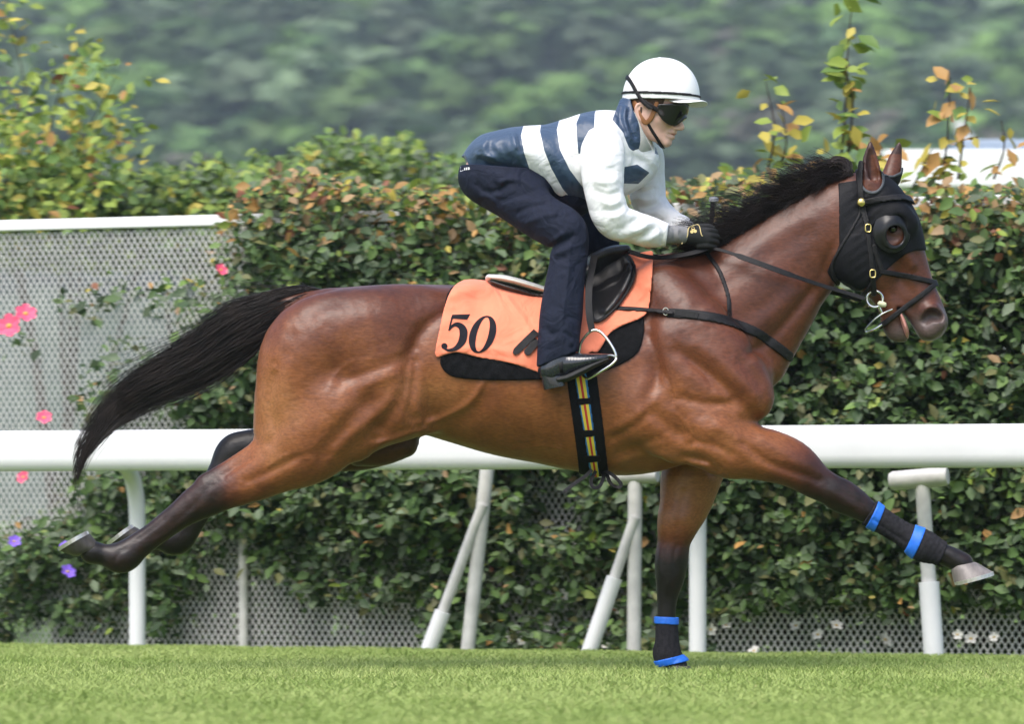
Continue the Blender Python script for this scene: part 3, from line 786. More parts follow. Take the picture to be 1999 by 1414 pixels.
def shell(F, sd2, t, inner=.004, y0=None, y1=None, smooth=1):
    f = F.like(); tt = np.asarray(t, dtype=np.float32)
    base = F.d - (tt[:, None, :] if tt.ndim == 2 else tt)
    d = np.maximum(base, (sd2 / SC).astype(np.float32)[:, None, :])
    d = np.maximum(d, -(F.d + np.float32(inner)))
    if y0 is not None: d = np.maximum(d, (y0 - F.Y).astype(np.float32)[None, :, None])
    if y1 is not None: d = np.maximum(d, (F.Y - y1).astype(np.float32)[None, :, None])
    f.d = d
    # crop to what is near the surface
    return f.mesh(smooth)

SF = horse_field(Field.px(835, 1550, 470, 965, -.36, .36, .0045))
spx, spy = SF.grid2(-.2)
print('saddle field', SF.d.shape, round(time.time() - T0, 1))
wav = .0022 * np.sin(spx * .06 + spy * .05) + .0016 * np.sin(spx * .11 - spy * .09)
cloth_poly = spline([(945, 520), (905, 540), (884, 560), (868, 598), (857, 650), (850, 688), (853, 700), (868, 695), (888, 690), (905, 692), (940, 701), (1000, 712), (1050, 729), (1085, 738), (1120, 722), (1150, 690), (1165, 690), (1178, 672), (1190, 652), (1216, 636), (1250, 622), (1266, 604), (1272, 560), (1276, 510), (1276, 480), (1240, 472)], 4)
pad_poly = spline([(945, 520), (880, 560), (866, 620), (862, 690), (860, 712), (874, 731), (900, 740), (960, 744), (1050, 743), (1140, 738), (1200, 718), (1240, 694), (1254, 664), (1257, 622), (1246, 560), (1238, 472)], 4)
cloth = empty('saddle_cloth', PX(1000, 700, -.25))
tag(cloth, 'orange saddle cloth numbered 50 over a black felt pad', 'saddle cloth')
rim = np.clip(1 - np.abs(poly_sd(spx, spy, pad_poly)) / 12, 0, 1) * .006
V, Q = shell(SF, poly_sd(spx, spy, pad_poly), .011 + .002 * np.sin(spx * .2) * np.sin(spy * .17))
obj('felt_pad', V, Q, m_felt, cloth)
fold = .010 * np.exp(-.5 * (line_sd(spx, spy, [(1250, 622), (1210, 640), (1180, 672), (1155, 690)], 0) / 8) ** 2) + .007 * np.exp(-.5 * (line_sd(spx, spy, [(990, 580), (1020, 620), (1040, 660)], 0) / 4) ** 2) \
     + .006 * np.exp(-.5 * (line_sd(spx, spy, [(880, 575), (935, 560), (985, 585)], 0) / 10) ** 2) + .006 * np.exp(-.5 * (line_sd(spx, spy, [(1262, 560), (1235, 610), (1190, 640)], 0) / 4) ** 2) - .004 * np.exp(-.5 * (line_sd(spx, spy, [(1250, 590), (1215, 622), (1180, 648)], 0) / 5) ** 2) \
     + .005 * np.exp(-.5 * (line_sd(spx, spy, [(870, 690), (930, 680), (1000, 690)], 0) / 5) ** 2) + .010 * np.exp(-.5 * (line_sd(spx, spy, [(895, 566), (925, 556), (955, 560)], 0) / 12) ** 2)
V, Q = shell(SF, poly_sd(spx, spy, cloth_poly), .0175 + wav + fold, inner=-.007, smooth=2)
co = obj('cloth', V, Q, m_orange, cloth)
CB = BVHTree.FromPolygons([tuple(v) for v in V], [tuple(int(i) for i in q) for q in Q])
def on(bvh, px, py, off):
    p = PX(px, py, -.7); d = (p - Vector((0, -DIST, CAMH))).normalized()
    h = bvh.ray_cast(p, d, 1.5)
    return (h[0] + Vector((0, -off, 0))) if h[0] is not None else PX(px, py, -.28)
def print_strip(A, B, sub=4):
    """a printed stroke between two edge polylines, laid on the cloth"""
    V = []; F = []; n = len(A)
    for a, b in zip(A, B):
        for k in range(sub + 1): t = k / sub; V.append(on(CB, a[0] * (1 - t) + b[0] * t, a[1] * (1 - t) + b[1] * t, .0022))
    for i in range(n - 1):
        for k in range(sub): q = i * (sub + 1) + k; F.append((q, q + 1, q + sub + 2, q + sub + 1))
    return V, F
q = MB()
w = np.linspace(0, 2 * math.pi, 61)
def zero(cx, cy, rx, ry): return np.stack([cx + rx * np.cos(w) - .235 * ry * np.sin(w), cy + ry * np.sin(w)], 1)
q.add(*print_strip(zero(942, 653, 25.5, 36.5), zero(942, 653, 11.5, 33.5)))
q.build('numeral_zero', m_ink, co, smooth=False)
q = MB()
q.add(*print_strip(spline([(883, 614.5), (900, 614), (918, 613.5)], 5), spline([(880, 622), (897, 623), (912, 624)], 5), 2))
q.add(*print_strip(spline([(883, 614.5), (879, 628), (875, 646)], 5), spline([(885.5, 616), (882, 629), (878, 645)], 5), 1))
cl = spline([(876, 645), (884, 636), (893, 634), (902, 640), (905, 652), (901, 668), (890, 680), (877, 684), (867, 681)], 6)
tn = np.gradient(cl, axis=0); tn /= np.linalg.norm(tn, axis=1, keepdims=True); nm = np.stack([-tn[:, 1], tn[:, 0]], 1)
hw = np.interp(np.linspace(0, 1, len(cl)), [0, .15, .3, .45, .6, .8, 1], [1.5, 3.0, 5.5, 8, 7.5, 3.5, 1.5])[:, None]
q.add(*print_strip(cl + nm * hw, cl - nm * hw))
ww = np.linspace(0, math.pi, 14)
q.add(*print_strip([(867.5 + 6 * math.cos(t), 676 - 6 * math.sin(t)) for t in ww], [(867.5 + 6 * math.cos(t), 676 + 6 * math.sin(t)) for t in ww]))
q.build('numeral_five', m_ink, co, smooth=False)

# girth
girth = empty('girth', PX(1150, 922, -.1))
tag(girth, 'black girth with blue, yellow and red striped webbing under the horse', 'girth')
V, Q = shell(SF, poly_sd(spx, spy, [(1100, 700), (1106, 745), (1132, 922), (1138, 965), (1196, 965), (1189, 922), (1166, 745), (1160, 700)]), .008)
obj('girth_band', V, Q, m_black, girth)
V, Q = shell(SF, poly_sd(spx, spy, [(1112, 690), (1121, 741), (1152, 921), (1158, 965), (1178, 965), (1171, 921), (1146, 741), (1138, 690)]), .0115, inner=-.004)
wb = obj('webbing', V, Q, attr_mat('striped_webbing', [(0, (.02, .16, .42)), (.16, (.02, .16, .42)), (.17, (.78, .60, .06)), (.40, (.55, .03, .03)), (.60, (.78, .60, .06)), (.84, (.02, .16, .42))], .7, interp='CONSTANT', bump=.4, bscale=900), girth)
vpx = 999.5 + V[:, 0] * FPX / (DIST + V[:, 1]); vpy = HOR - (V[:, 2] - CAMH) * FPX / (DIST + V[:, 1])
le = np.interp(vpy, [690, 741, 921, 965], [1112, 1121, 1152, 1158]); ri = np.interp(vpy, [690, 741, 921, 965], [1138, 1146, 1171, 1178])
set_attr(wb.data, 'a', np.clip((vpx - le) / (ri - le), 0, 1))
for ky in (786, 848, 897):
    x = np.interp(ky, [741, 921], [1133, 1161])
    V, Q = shell(SF, poly_sd(spx, spy, [(x - 17, ky - 7), (x + 15, ky - 9), (x + 17, ky + 5), (x - 15, ky + 7)]), .0145, inner=-.006, y1=0)
    obj('keeper', V, Q, m_black, girth)
q = MB()
ends = [[(1156, 918, -.12), (1140, 932, -.13), (1122, 944, -.14), (1101, 961, -.15)], [(1163, 920, -.10), (1154, 938, -.12), (1158, 952, -.13), (1170, 950, -.12), (1178, 932, -.10), (1174, 920, -.08)], [(1180, 920, -.10), (1196, 928, -.12), (1212, 945, -.13), (1206, 952, -.13), (1192, 944, -.11), (1184, 924, -.09)]]
for e in ends:
    q = MB(); P = path3(e, 6); q.strap(P, .013, .003, Vector((.25, -1, .5))); q.build('strap_end', m_strap, girth)

# breastplate
bp = empty('breastplate', PX(1430, 630, -.2))
tag(bp, 'narrow black leather breastplate strap across the shoulder', 'breastplate')
V, Q = shell(SF, line_sd(spx, spy, spline([(1306, 612), (1370, 618), (1430, 629), (1480, 648), (1520, 674), (1548, 694)], 5), [9.5] * 26), .008)
obj('breast_strap', V, Q, m_strap, bp)
V, Q = shell(SF, line_sd(spx, spy, spline([(1195, 601), (1250, 604), (1310, 612)], 5), 4.2), .024, inner=-.006, y1=0)
obj('tie_strap', V, Q, m_strap, bp)
V, Q = shell(SF, line_sd(spx, spy, spline([(1384, 488), (1408, 528), (1424, 580), (1425, 634)], 6), 4.5), .0075)
obj('neck_strap', V, Q, m_strap, bp)
c = surf(1302, 611, -1, .012)
q = MB()
q.tube([c + Vector((.010 * math.cos(t), -.002, .013 * math.sin(t))) for t in np.linspace(0, 2 * math.pi, 15)[:-1]], .0024, 6, closed=True)
q.build('buckle', m_steel, bp)
q = MB(); p0 = surf(1318, 612, -1, .009); p1 = surf(1362, 618, -1, .009); q.strap([p0, p0.lerp(p1, .5), p1], .022, .006, Vector((0, -1, .1))); q.build('strap_keeper', m_strap, bp)

# saddle
saddle = empty('saddle', PX(1150, 600, -.2))
tag(saddle, 'small black leather racing saddle with a pale seat', 'saddle')
flap_poly = spline([(1217, 484), (1232, 494), (1242, 514), (1238, 548), (1214, 590), (1190, 616), (1170, 630), (1157, 628), (1149, 600), (1142, 545), (1138, 505), (1160, 484)], 4)
roll = .020 * np.exp(-.5 * (line_sd(spx, spy, [(1224, 500), (1230, 526), (1216, 566), (1186, 606)], 0) / 9) ** 2) + .014 * np.exp(-((spx - 1196) / 20) ** 2 - ((spy - 535) / 40) ** 2)
fs = poly_sd(spx, spy, flap_poly)
V, Q = shell(SF, fs, .026 + roll * np.clip(-fs / 9, 0, 1), inner=-.012, smooth=2)
obj('flap', V, Q, m_leather, saddle)
V, Q = shell(SF, np.abs(fs + 3) - 3.2, .036, inner=-.015, smooth=1)
obj('flap_edge', V, Q, m_strap, saddle)
f = Field.px(930, 1260, 470, 620, -.22, .22, .004)
for rows, k in (([(1205, 500, 0, 15, 1.6), (1165, 520, 0, 17, 2.2), (1110, 556, 0, 18, 3.2), (1060, 580, 0, 11, 6.0), (1005, 568, 0, 10, 7.4), (960, 553, 0, 8, 7.6)], .02), ([(1222, 488, 0, 10, 2), (1190, 494, 0, 13, 3), (1160, 508, -.0, 14, 4)], .02)):
    f.chain(W_of(rows), k)
V, Q = f.mesh(1); obj('seat', V, Q, m_leather, saddle)
f = Field.px(930, 1100, 510, 620, -.2, .2, .0035)
f.chain(W_of([(955, 544, 0, 8, 7), (985, 548, 0, 10, 7.5), (1020, 557, 0, 10, 8), (1062, 569, 0, 9, 8)]), .01)
V, Q = f.mesh(1); obj('seat_cover', V, Q, mat('pale_grey_leather', (.62, .60, .55), .45, var=.06, vscale=30), saddle)
for pts in ([(1047, 648, 0), (1026, 668, 0), (1003, 691, 0)], [(1049, 664, 0), (1036, 680, 0), (1026, 692, 0)]):
    q = MB()
    P = [on(CB, a, b_, .006) for a, b_, _ in spline(pts, 5)]; q.strap(P, [.026] * (len(P) - 2) + [.024, .012], .004, Vector((0, -1, .2))); q.build('girth_strap', m_strap, saddle)
q = MB()
P = [PX(*p) for p in spline([(1160, 500, -.17), (1150, 560, -.285), (1150, 610, -.325), (1156, 648, -.335)], 6)]
q.strap(P, .024, .004, Vector((0, -1, .15))); q.build('stirrup_leather', m_strap, saddle)
# stirrup iron
st = MB()
arch = path3([(1130, 690, -.295), (1134, 671, -.30), (1142, 658, -.315), (1152, 648, -.33), (1162, 645, -.335), (1173, 649, -.342), (1186, 663, -.352), (1197, 680, -.362), (1202, 692, -.366), (1202, 700, -.366)], 5)
st.tube(arch, .0052, 10)
loop = path3([(1130, 690, -.295), (1133, 718, -.29), (1139, 734, -.30), (1150, 739, -.325), (1172, 726, -.36), (1195, 711, -.372), (1203, 699, -.366), (1190, 694, -.345), (1172, 703, -.32), (1150, 722, -.295)], 5)
st.tube(loop, .0048, 10)
sto = st.build('stirrup', m_steel)
tag(sto, 'polished steel stirrup iron around the black boot', 'stirrup')
print('saddle', round(time.time() - T0, 1))

# ------------------------------------------------------------------ head gear
GF = horse_field(Field.px(1596, 1872, 300, 690, -.17, .17, .0032))
gpx, gpy = GF.grid2(-.09)
hood_poly = [(1638, 356), (1676, 350), (1690, 320), (1770, 320), (1840, 400), (1840, 482), (1803, 487), (1786, 489), (1768, 496), (1748, 512), (1730, 528), (1716, 544), (1702, 555), (1684, 565), (1664, 570), (1642, 560), (1626, 546), (1616, 530), (1622, 514), (1632, 497), (1638, 478)]
hs = poly_sd(gpx, gpy, hood_poly)
eye = (np.hypot((gpx - 1744) / 24, (gpy - 457) / 28) - 1) * 24
earh = np.minimum((np.hypot((gpx - 1702) / 22, (gpy - 348) / 27) - 1) * 22, poly_sd(gpx, gpy, [(1676, 260), (1776, 260), (1766, 330), (1750, 338), (1726, 338), (1716, 330), (1690, 330), (1676, 340)]))
hd = np.maximum(np.maximum(hs, -eye), -earh)
hoodo = empty('blinker_hood', PX(1700, 480, 0))
tag(hoodo, 'black stretch blinker hood over the face of the horse', 'blinkers')
wr = .0012 * np.sin(gpx * .22 + gpy * .31) * np.exp(-((gpx - 1690) / 40) ** 2)
V, Q = shell(GF, hd, .006 + wr, smooth=1)
obj('hood', V, Q, m_lycra, hoodo)
V, Q = shell(GF, np.maximum(np.abs(earh - 1.5) - 2.6, hs), .0095, smooth=1)
obj('ear_binding', V, Q, mat('grey_binding', (.055, .06, .07), .6, bump=.3, bscale=500), hoodo)
m_cup = mat('cup_plastic', (.007, .007, .008), .28, var=.2, vscale=40, spec=.4)
for s in (-1, 1):
    q = MB(); n = 40; V = []; F = []
    # flat flange, then a dome open to the front and below
    prof = [(1.0, .000, 0), (.99, .008, 0), (.86, .011, 0), (.80, .013, .12), (.74, .020, .45), (.64, .026, .8), (.56, .026, 1.0), (.54, .020, 1.0)]
    for j in range(n):
        w_ = 2 * math.pi * j / n; cx, cz = math.cos(w_), math.sin(w_)
        front = .5 + .5 * math.cos(w_ + .95)            # 1 towards lower front
        for (rr, hh, op) in prof:
            shift = (1 - front) * op
            rad = rr - .10 * shift
            hgt = hh * (1 - .55 * front * op) if op else hh
            px = 1741 + 36 * rad * cx + 5 * op; py = 452 - 41 * rad * cz + 6 * op
            base = .083 + .012 * (1 - abs(px - 1730) / 60) - .0006 * max(0, px - 1750)
            V.append(PX(px, py, s * (base + .010 + hgt)))
    k = len(prof)
    for j in range(n):
        for c in range(k - 1): F.append((j * k + c, ((j + 1) % n) * k + c, ((j + 1) % n) * k + c + 1, j * k + c + 1))
    q.add(V, F); cup = q.build('eye_cup', m_cup, hoodo)
    sd = cup.modifiers.new('thick', 'SOLIDIFY'); sd.thickness = .003; sd.offset = 0
bridle = empty('bridle', PX(1705, 560, 0))
tag(bridle, 'black leather bridle with brass buckles and a crossed noseband', 'bridle')
def gstrap(name, pts, half, t, m=m_strap, **kw):
    P = spline(pts, 5)
    V, Q = shell(GF, line_sd(gpx, gpy, P, half), t, inner=.002, smooth=1, **kw)
    return obj(name, V, Q, m, bridle)
gstrap('cheekpiece', [(1681, 318), (1678, 350), (1682, 396), (1692, 440), (1699, 495), (1704, 545), (1708, 572)], 5.5, .0125)
gstrap('browband', [(1681, 397), (1710, 391), (1745, 386), (1775, 385), (1800, 392)], 6, .017)
gstrap('throatlash', [(1682, 404), (1676, 424), (1656, 458), (1634, 496), (1625, 518), (1630, 540), (1641, 552)], 3.0, .0115)
gstrap('noseband_cheek', [(1706, 482), (1714, 508), (1722, 530)], 5, .0125, y1=0)
gstrap('noseband', [(1722, 531), (1760, 536), (1800, 544), (1845, 553)], 5.2, .0125)
gstrap('crossed_strap', [(1848, 536), (1826, 555), (1795, 580), (1764, 603), (1724, 634), (1708, 646)], 5.2, .0125)
gstrap('curb_strap', [(1706, 548), (1698, 560), (1688, 574)], 3.6, .0105)
def gsurf(px, py, off):
    p = surf(px, py, -1, 0); return (p if p is not None else PX(px, py, -.08)) + Vector((0, -off, 0))
c = gsurf(1681, 396, .018); q = MB(); q.lathe([(.0165, 0), (.016, .004), (.011, .009), (.0006, .011)], c, (0, -1, 0), 22); q.build('rosette', m_brass, bridle)
for (px, py) in ((1694, 446), (1703, 535)):
    c = gsurf(px, py, .016); q = MB()
    q.tube([c + Vector((.0098 * math.copysign(abs(math.cos(t)) ** .6, math.cos(t)), 0, .0135 * math.copysign(abs(math.sin(t)) ** .6, math.sin(t)))) for t in np.linspace(0, 2 * math.pi, 25)[:-1]], .0026, 8, closed=True)
    q.build('buckle', m_brass, bridle)
for s in (-1, 1):
    q = MB(); c = PX(1708, 584, s * .060)
    q.tube([c + Vector((.0285 * math.cos(t), s * .004 * math.cos(t), .0285 * math.sin(t))) for t in np.linspace(0, 2 * math.pi, 31)[:-1]], .0042, 8, closed=True)
    q.tube(path3([(1716, 598, s * .060), (1720, 607, s * .058), (1723, 614, s * .055)], 3), .0048, 8)
    q.tube(path3([(1742, 604, s * .058), (1722, 613, s * .066), (1704, 627, s * .052), (1691, 642, s * .02), (1690, 645, 0)], 5), .003, 8)
    q.tube(path3([(1722, 634, s * .050), (1708, 643, s * .04), (1694, 648, s * .02), (1690, 646, 0)], 5), .0036, 8)
    bit = q.build('bit_ring', m_steel, bridle)
    q = MB(); c = PX(1722, 594, s * .066)
    q.lathe([(.002, -.017), (.0085, -.013), (.011, 0), (.0085, .013), (.002, .017)], c, (.95, 0, -.25), 16); q.build('bit_guard', mat('cream_rubber', (.62, .62, .42), .6), bit)
reins = empty('reins', PX(1500, 520, -.13))
tag(reins, 'long black leather reins running from the gloves to the bit', 'reins')
q = MB(); P = path3([(1388, 484, -.085), (1420, 492, -.12), (1470, 510, -.152), (1530, 532, -.15), (1600, 556, -.105), (1650, 571, -.078), (1688, 583, -.066)], 6)
nw = len(P); q.strap(P, [.011 if i < nw * .22 else (.019 if i < nw * .52 else .014) for i in range(nw)], .004, Vector((.1, -1, .25))); q.build('near_rein', m_strap, reins)
q = MB(); P = [Vector((p.x, -p.y, p.z)) for p in P]; q.strap(P, .016, .004, Vector((.1, 1, .25))); q.build('far_rein', m_strap, reins)
q = MB(); P = path3([(1390, 482, -.085), (1360, 492, -.11), (1320, 500, -.115), (1280, 503, -.09), (1245, 497, -.05), (1218, 486, 0), (1250, 497, .06), (1310, 500, .10), (1385, 480, .085)], 6)
q.strap(P, .016, .004, [Vector((0, -1, .5)) if p.y < -.03 else Vector((-.6, 0, .8)) if p.y < .04 else Vector((0, 1, .5)) for p in P]); q.build('rein_loop', m_strap, reins)
print('head', round(time.time() - T0, 1))

# ------------------------------------------------------------------ bandages
def bandage(px0, px1, py0, py1, yr, poly, tapes, label):
    F = horse_field(Field.px(px0, px1, py0, py1, yr[0], yr[1], .003))
    ym = sum(yr) / 2; a, b_ = F.grid2(ym)
    e = empty('leg_bandage', PX(sum(p[0] for p in poly) / len(poly), sum(p[1] for p in poly) / len(poly), ym))
    tag(e, label, 'bandage', 'bandages on the front legs')
    n = np.array(poly[1]) - np.array(poly[0]); n = n / np.linalg.norm(n)
    rid = .0007 * np.sin((a * n[0] + b_ * n[1]) * .62)
    V, Q = shell(F, poly_sd(a, b_, poly), .0085 + rid, smooth=1); obj('wrap', V, Q, m_band, e)
    for tp in tapes:
        V, Q = shell(F, poly_sd(a, b_, tp), .0125, inner=-.003, smooth=1); obj('tape', V, Q, m_blue, e)
bandage(1660, 1870, 940, 1130, (-.26, -.08), [(1716, 970), (1850, 1058), (1826, 1118), (1676, 1034)], [[(1716, 976), (1730, 984), (1704, 1044), (1686, 1036)], [(1788, 1022), (1808, 1030), (1779, 1096), (1762, 1084)]], 'dark grey bandage with two blue tapes on the outstretched foreleg')
bandage(1255, 1360, 1180, 1316, (.06, .27), [(1255, 1205), (1350, 1207), (1350, 1286), (1255, 1302)], [[(1255, 1203), (1350, 1207), (1350, 1222), (1255, 1217)], [(1255, 1297), (1350, 1274), (1350, 1289), (1255, 1311)]], 'dark grey bandage with blue tapes on the foreleg standing in the grass')
print('tack', round(time.time() - T0, 1))
# ================================================================== the rider
person = empty('person', PX(1090, 735, -.3))
tag(person, 'rider in a navy and white striped jacket and white helmet crouching over the saddle', 'person')
m_skin = mat('skin', (.68, .42, .34), .5, var=.10, vscale=35, bump=.12, bscale=500, sss=.12)
m_white = mat('white_silk', (.80, .80, .81), .55, var=.02, vscale=20, bump=.15, bscale=500, sheen=.1)
m_navyt = mat('navy_trouser_cloth', (.011, .0145, .030), .75, var=.18, vscale=60, bump=.35, bscale=900, spec=.2)
m_silk = attr_mat('navy_white_stripes', [(0, (.040, .070, .125)), (.5, (.80, .80, .81))], .42, interp='CONSTANT', var=.05, bump=.15, bscale=400, sheen=.1)
m_navy = mat('navy_silk', (.036, .062, .115), .36, var=.12, vscale=40, bump=.15, bscale=400)
m_grey = mat('grey_jersey', (.22, .22, .23), .85, var=.12, vscale=80, bump=.5, bscale=700)
m_glove = mat('black_glove', (.008, .008, .009), .7, var=.3, vscale=90, bump=.4, bscale=500)
def folds(m, scale=11, dist=.022, strength=.55):
    nt = m.node_tree; N, L = nt.nodes, nt.links; b = N['Principled BSDF']
    tc = N.new('ShaderNodeTexCoord'); mp = N.new('ShaderNodeMapping'); mp.inputs['Scale'].default_value = (1.0, .7, 1.0); mp.inputs['Rotation'].default_value = (.2, .7, .1)
    L.new(tc.outputs['Object'], mp.inputs['Vector'])
    nz = N.new('ShaderNodeTexNoise'); nz.inputs['Scale'].default_value = scale; nz.inputs['Detail'].default_value = 3; nz.inputs['Distortion'].default_value = 1.2; nz.inputs['Roughness'].default_value = .45
    L.new(mp.outputs[0], nz.inputs['Vector'])
    bp = N.new('ShaderNodeBump'); bp.inputs['Strength'].default_value = strength; bp.inputs['Distance'].default_value = dist
    L.new(nz.outputs['Fac'], bp.inputs['Height'])
    old = [l for l in L if l.to_socket == b.inputs['Normal']]
    if old: L.new(bp.outputs[0], old[0].from_node.inputs['Normal'])
    else: L.new(bp.outputs[0], b.inputs['Normal'])
folds(m_white); folds(m_silk); folds(m_navy, 18, .02); folds(m_navyt, 12, .022, .7); folds(m_orange, 9, .022, .6)
# --- head frame: turned a little to the camera and bent down
psi, tht = R(22), R(12)
HO = PX(1268, 222, 0)
Fv = Vector((math.cos(tht) * math.cos(psi), -math.cos(tht) * math.sin(psi), -math.sin(tht)))
Rv = Vector((-math.sin(psi), -math.cos(psi), 0))          # the rider's right, towards the camera
Uv = Rv.cross(Fv)
if Uv.z < 0: Uv = -Uv
def hl(f, u, l=0.0): return HO + Fv * f + Uv * u + Rv * l
def HW(rows, n=4):
    S = spline(rows, n); out = np.zeros((len(S), 5))
    for i, (f, u, l, r) in enumerate(S): p = hl(f, u, l); out[i] = (p.x, p.y, p.z, r, 1.0)
    return out
HEADC = [
 (HW([(-.002, .050, 0, .078), (.020, .060, 0, .080), (.044, .056, 0, .072)]), .02), (HW([(.0, -.01, .034, .045), (.0, -.01, -.034, .045)]), .03), (HW([(.02, .0, 0, .062), (.055, .0, 0, .052)]), .03),
 (HW([(.00, -.045, .045, .022), (.045, -.072, .030, .022), (.080, -.088, .010, .015)]), .025), (HW([(.00, -.045, -.045, .022), (.045, -.072, -.030, .022), (.080, -.088, -.010, .015)]), .025),
 (HW([(.04, -.04, 0, .048), (.070, -.058, 0, .031)]), .02), (HW([(.086, -.089, .007, .0150), (.086, -.089, -.007, .0150)]), .012),
 (HW([(.062, -.012, .038, .026), (.070, -.024, .026, .022)]), .02), (HW([(.062, -.012, -.038, .026), (.070, -.024, -.026, .022)]), .02),
 (HW([(.086, .034, .03, .018), (.092, .034, 0, .018), (.086, .034, -.03, .018)]), .02),
 (HW([(.096, .022, 0, .010), (.112, .0, 0, .0100), (.130, -.023, 0, .0105), (.131, -.028, 0, .0105)]), .010), (HW([(.110, -.033, .012, .0085), (.117, -.032, .009, .008)]), .010), (HW([(.110, -.033, -.012, .0085), (.117, -.032, -.009, .008)]), .010),
 (HW([(.092, -.052, .022, .006), (.105, -.0505, .010, .008), (.108, -.050, 0, .008), (.105, -.0505, -.010, .008), (.092, -.052, -.022, .006)]), .008),
 (HW([(.090, -.064, .020, .006), (.102, -.067, .009, .008), (.104, -.067, 0, .008), (.102, -.067, -.009, .008), (.090, -.064, -.020, .006)]), .008),
]
EARC = []
for s in (1, -1):
    ring = [(.004, .020, s * .079, .0055), (-.006, .028, s * .083, .0055), (-.019, .023, s * .087, .0055), (-.023, .007, s * .087, .0055), (-.018, -.010, s * .084, .0055), (-.008, -.024, s * .080, .006), (.002, -.029, s * .077, .0065), (.003, -.020, s * .077, .005)]
    EARC += [(HW(ring), .004), (HW([(-.004, .018, s * .076, .008), (-.012, .004, s * .078, .009), (-.004, -.018, s * .076, .008)]), .008)]
def head_field(h=.003, ears=True):
    F = Field.px(1195, 1395, 100, 330, -.16, .16, h)
    for W, k in HEADC: F.chain(W, k)
    if ears:
        for W, k in EARC: F.chain(W, k)
    # lips part, eye hollows
    F.chain(HW([(.094, -.0595, .026, .0030), (.113, -.058, .0, .0036), (.094, -.0595, -.026, .0030)]), .003, 'sub')
    for s in (1, -1): F.chain(HW([(.100, .012, s * .030, .013), (.100, .012, s * .034, .013)]), .012, 'sub')
    return F
# --- clothing volumes, photo pixels; trunk / sleeves / legs
TRUNK = [([(958, 304, 0, 44, 2.3), (1000, 302, 0, 52, 2.2), (1032, 306, 0, 60, 1.85), (1078, 315, 0, 73, 1.4), (1130, 316, 0, 88, 1.2), (1168, 296, 0, 80, 1.15), (1204, 276, 0, 60, 1.0), (1224, 264, 0, 46, 1.0)], .03),
         ([(1180, 330, 0, 66, 1.2), (1222, 326, .03, 50, 1.4), (1246, 316, .05, 42, 1.6)], .04), ([(920, 322, .06, 26, 1), (945, 312, .06, 34, 1), (980, 320, .08, 34, 1)], .03), ([(920, 322, -.06, 26, 1), (945, 312, -.06, 34, 1), (980, 320, -.08, 34, 1)], .03),
         ([(1140, 272, -.12, 40, .9), (1164, 276, -.14, 38, .9)], .05), ([(1200, 270, .15, 40, .9), (1250, 290, .16, 38, .9)], .04)]
NSLEEVE = [([(1162, 268, -.11, 36, .9), (1174, 290, -.165, 44, .85), (1176, 320, -.205, 43, .85), (1177, 352, -.22, 40, .9), (1182, 388, -.23, 37, .9), (1190, 415, -.23, 37, .9), (1204, 434, -.225, 35, .9), (1234, 443, -.205, 32, .9), (1268, 453, -.17, 30, .9), (1292, 458, -.145, 25, .95), (1305, 459, -.135, 21, 1)], .02)]
FSLEEVE = [([(1236, 280, .13, 40, .9), (1256, 305, .17, 40, .85), (1262, 340, .195, 36, .85), (1264, 372, .20, 36, .9), (1268, 395, .20, 34, .9), (1288, 418, .18, 29, .9), (1318, 436, .13, 23, .95), (1342, 447, .10, 19, 1)], .02)]
LEGN = [([(948, 345, -.065, 50, 1), (965, 355, -.09, 54, 1), (1005, 384, -.14, 49, 1), (1058, 424, -.20, 45, .95), (1096, 446, -.235, 44, .9), (1110, 464, -.245, 39, .9), (1111, 500, -.255, 36, .85), (1102, 560, -.275, 38, .80), (1096, 610, -.29, 41, .75), (1091, 660, -.305, 40, .75), (1088, 720, -.315, 40, .75)], .03)]
LEGF = [([(960, 350, .065, 50, 1), (1030, 395, .14, 47, 1), (1100, 432, .20, 44, .95), (1158, 462, .235, 42, .9), (1172, 485, .25, 38, .9), (1164, 540, .275, 37, .8), (1152, 610, .29, 38, .75), (1144, 690, .315, 38, .75)], .03)]
SEAT = [([(944, 345, -.05, 46, 1.2), (944, 345, .05, 46, 1.2)], .03), ([(985, 350, 0, 46, 2.4), (1040, 372, 0, 40, 2.4)], .04), ([(952, 318, 0, 40, 2.0), (1000, 318, 0, 46, 2.0), (1040, 330, 0, 50, 1.8), (1085, 350, 0, 50, 1.5), (1120, 385, 0, 40, 1.5)], .03)]
def fill(F, groups, grow=0.0):
    for rows, k in groups:
        W = W_of(rows); W[:, 3] += grow; F.chain(W, k)
    return F
def wrinkle(F, lines, yref, amp=1.0, lo=None, hi=None):
    px, py = F.grid2(yref); D = np.zeros(px.shape)
    for pts, w, mm in lines:
        P = spline(pts, 4); d = line_sd(px, py, P, 0)
        e = np.minimum(np.hypot(px - P[0, 0], py - P[0, 1]), np.hypot(px - P[-1, 0], py - P[-1, 1]))
        D += mm * .001 * amp * np.exp(-.5 * (d / w) ** 2) * np.clip(e / (2.5 * w), .1, 1)
    F.d -= D.astype(np.float32)[:, None, :]
def vpix(V): return 999.5 + V[:, 0] * FPX / (DIST + V[:, 1]), HOR - (V[:, 2] - CAMH) * FPX / (DIST + V[:, 1])
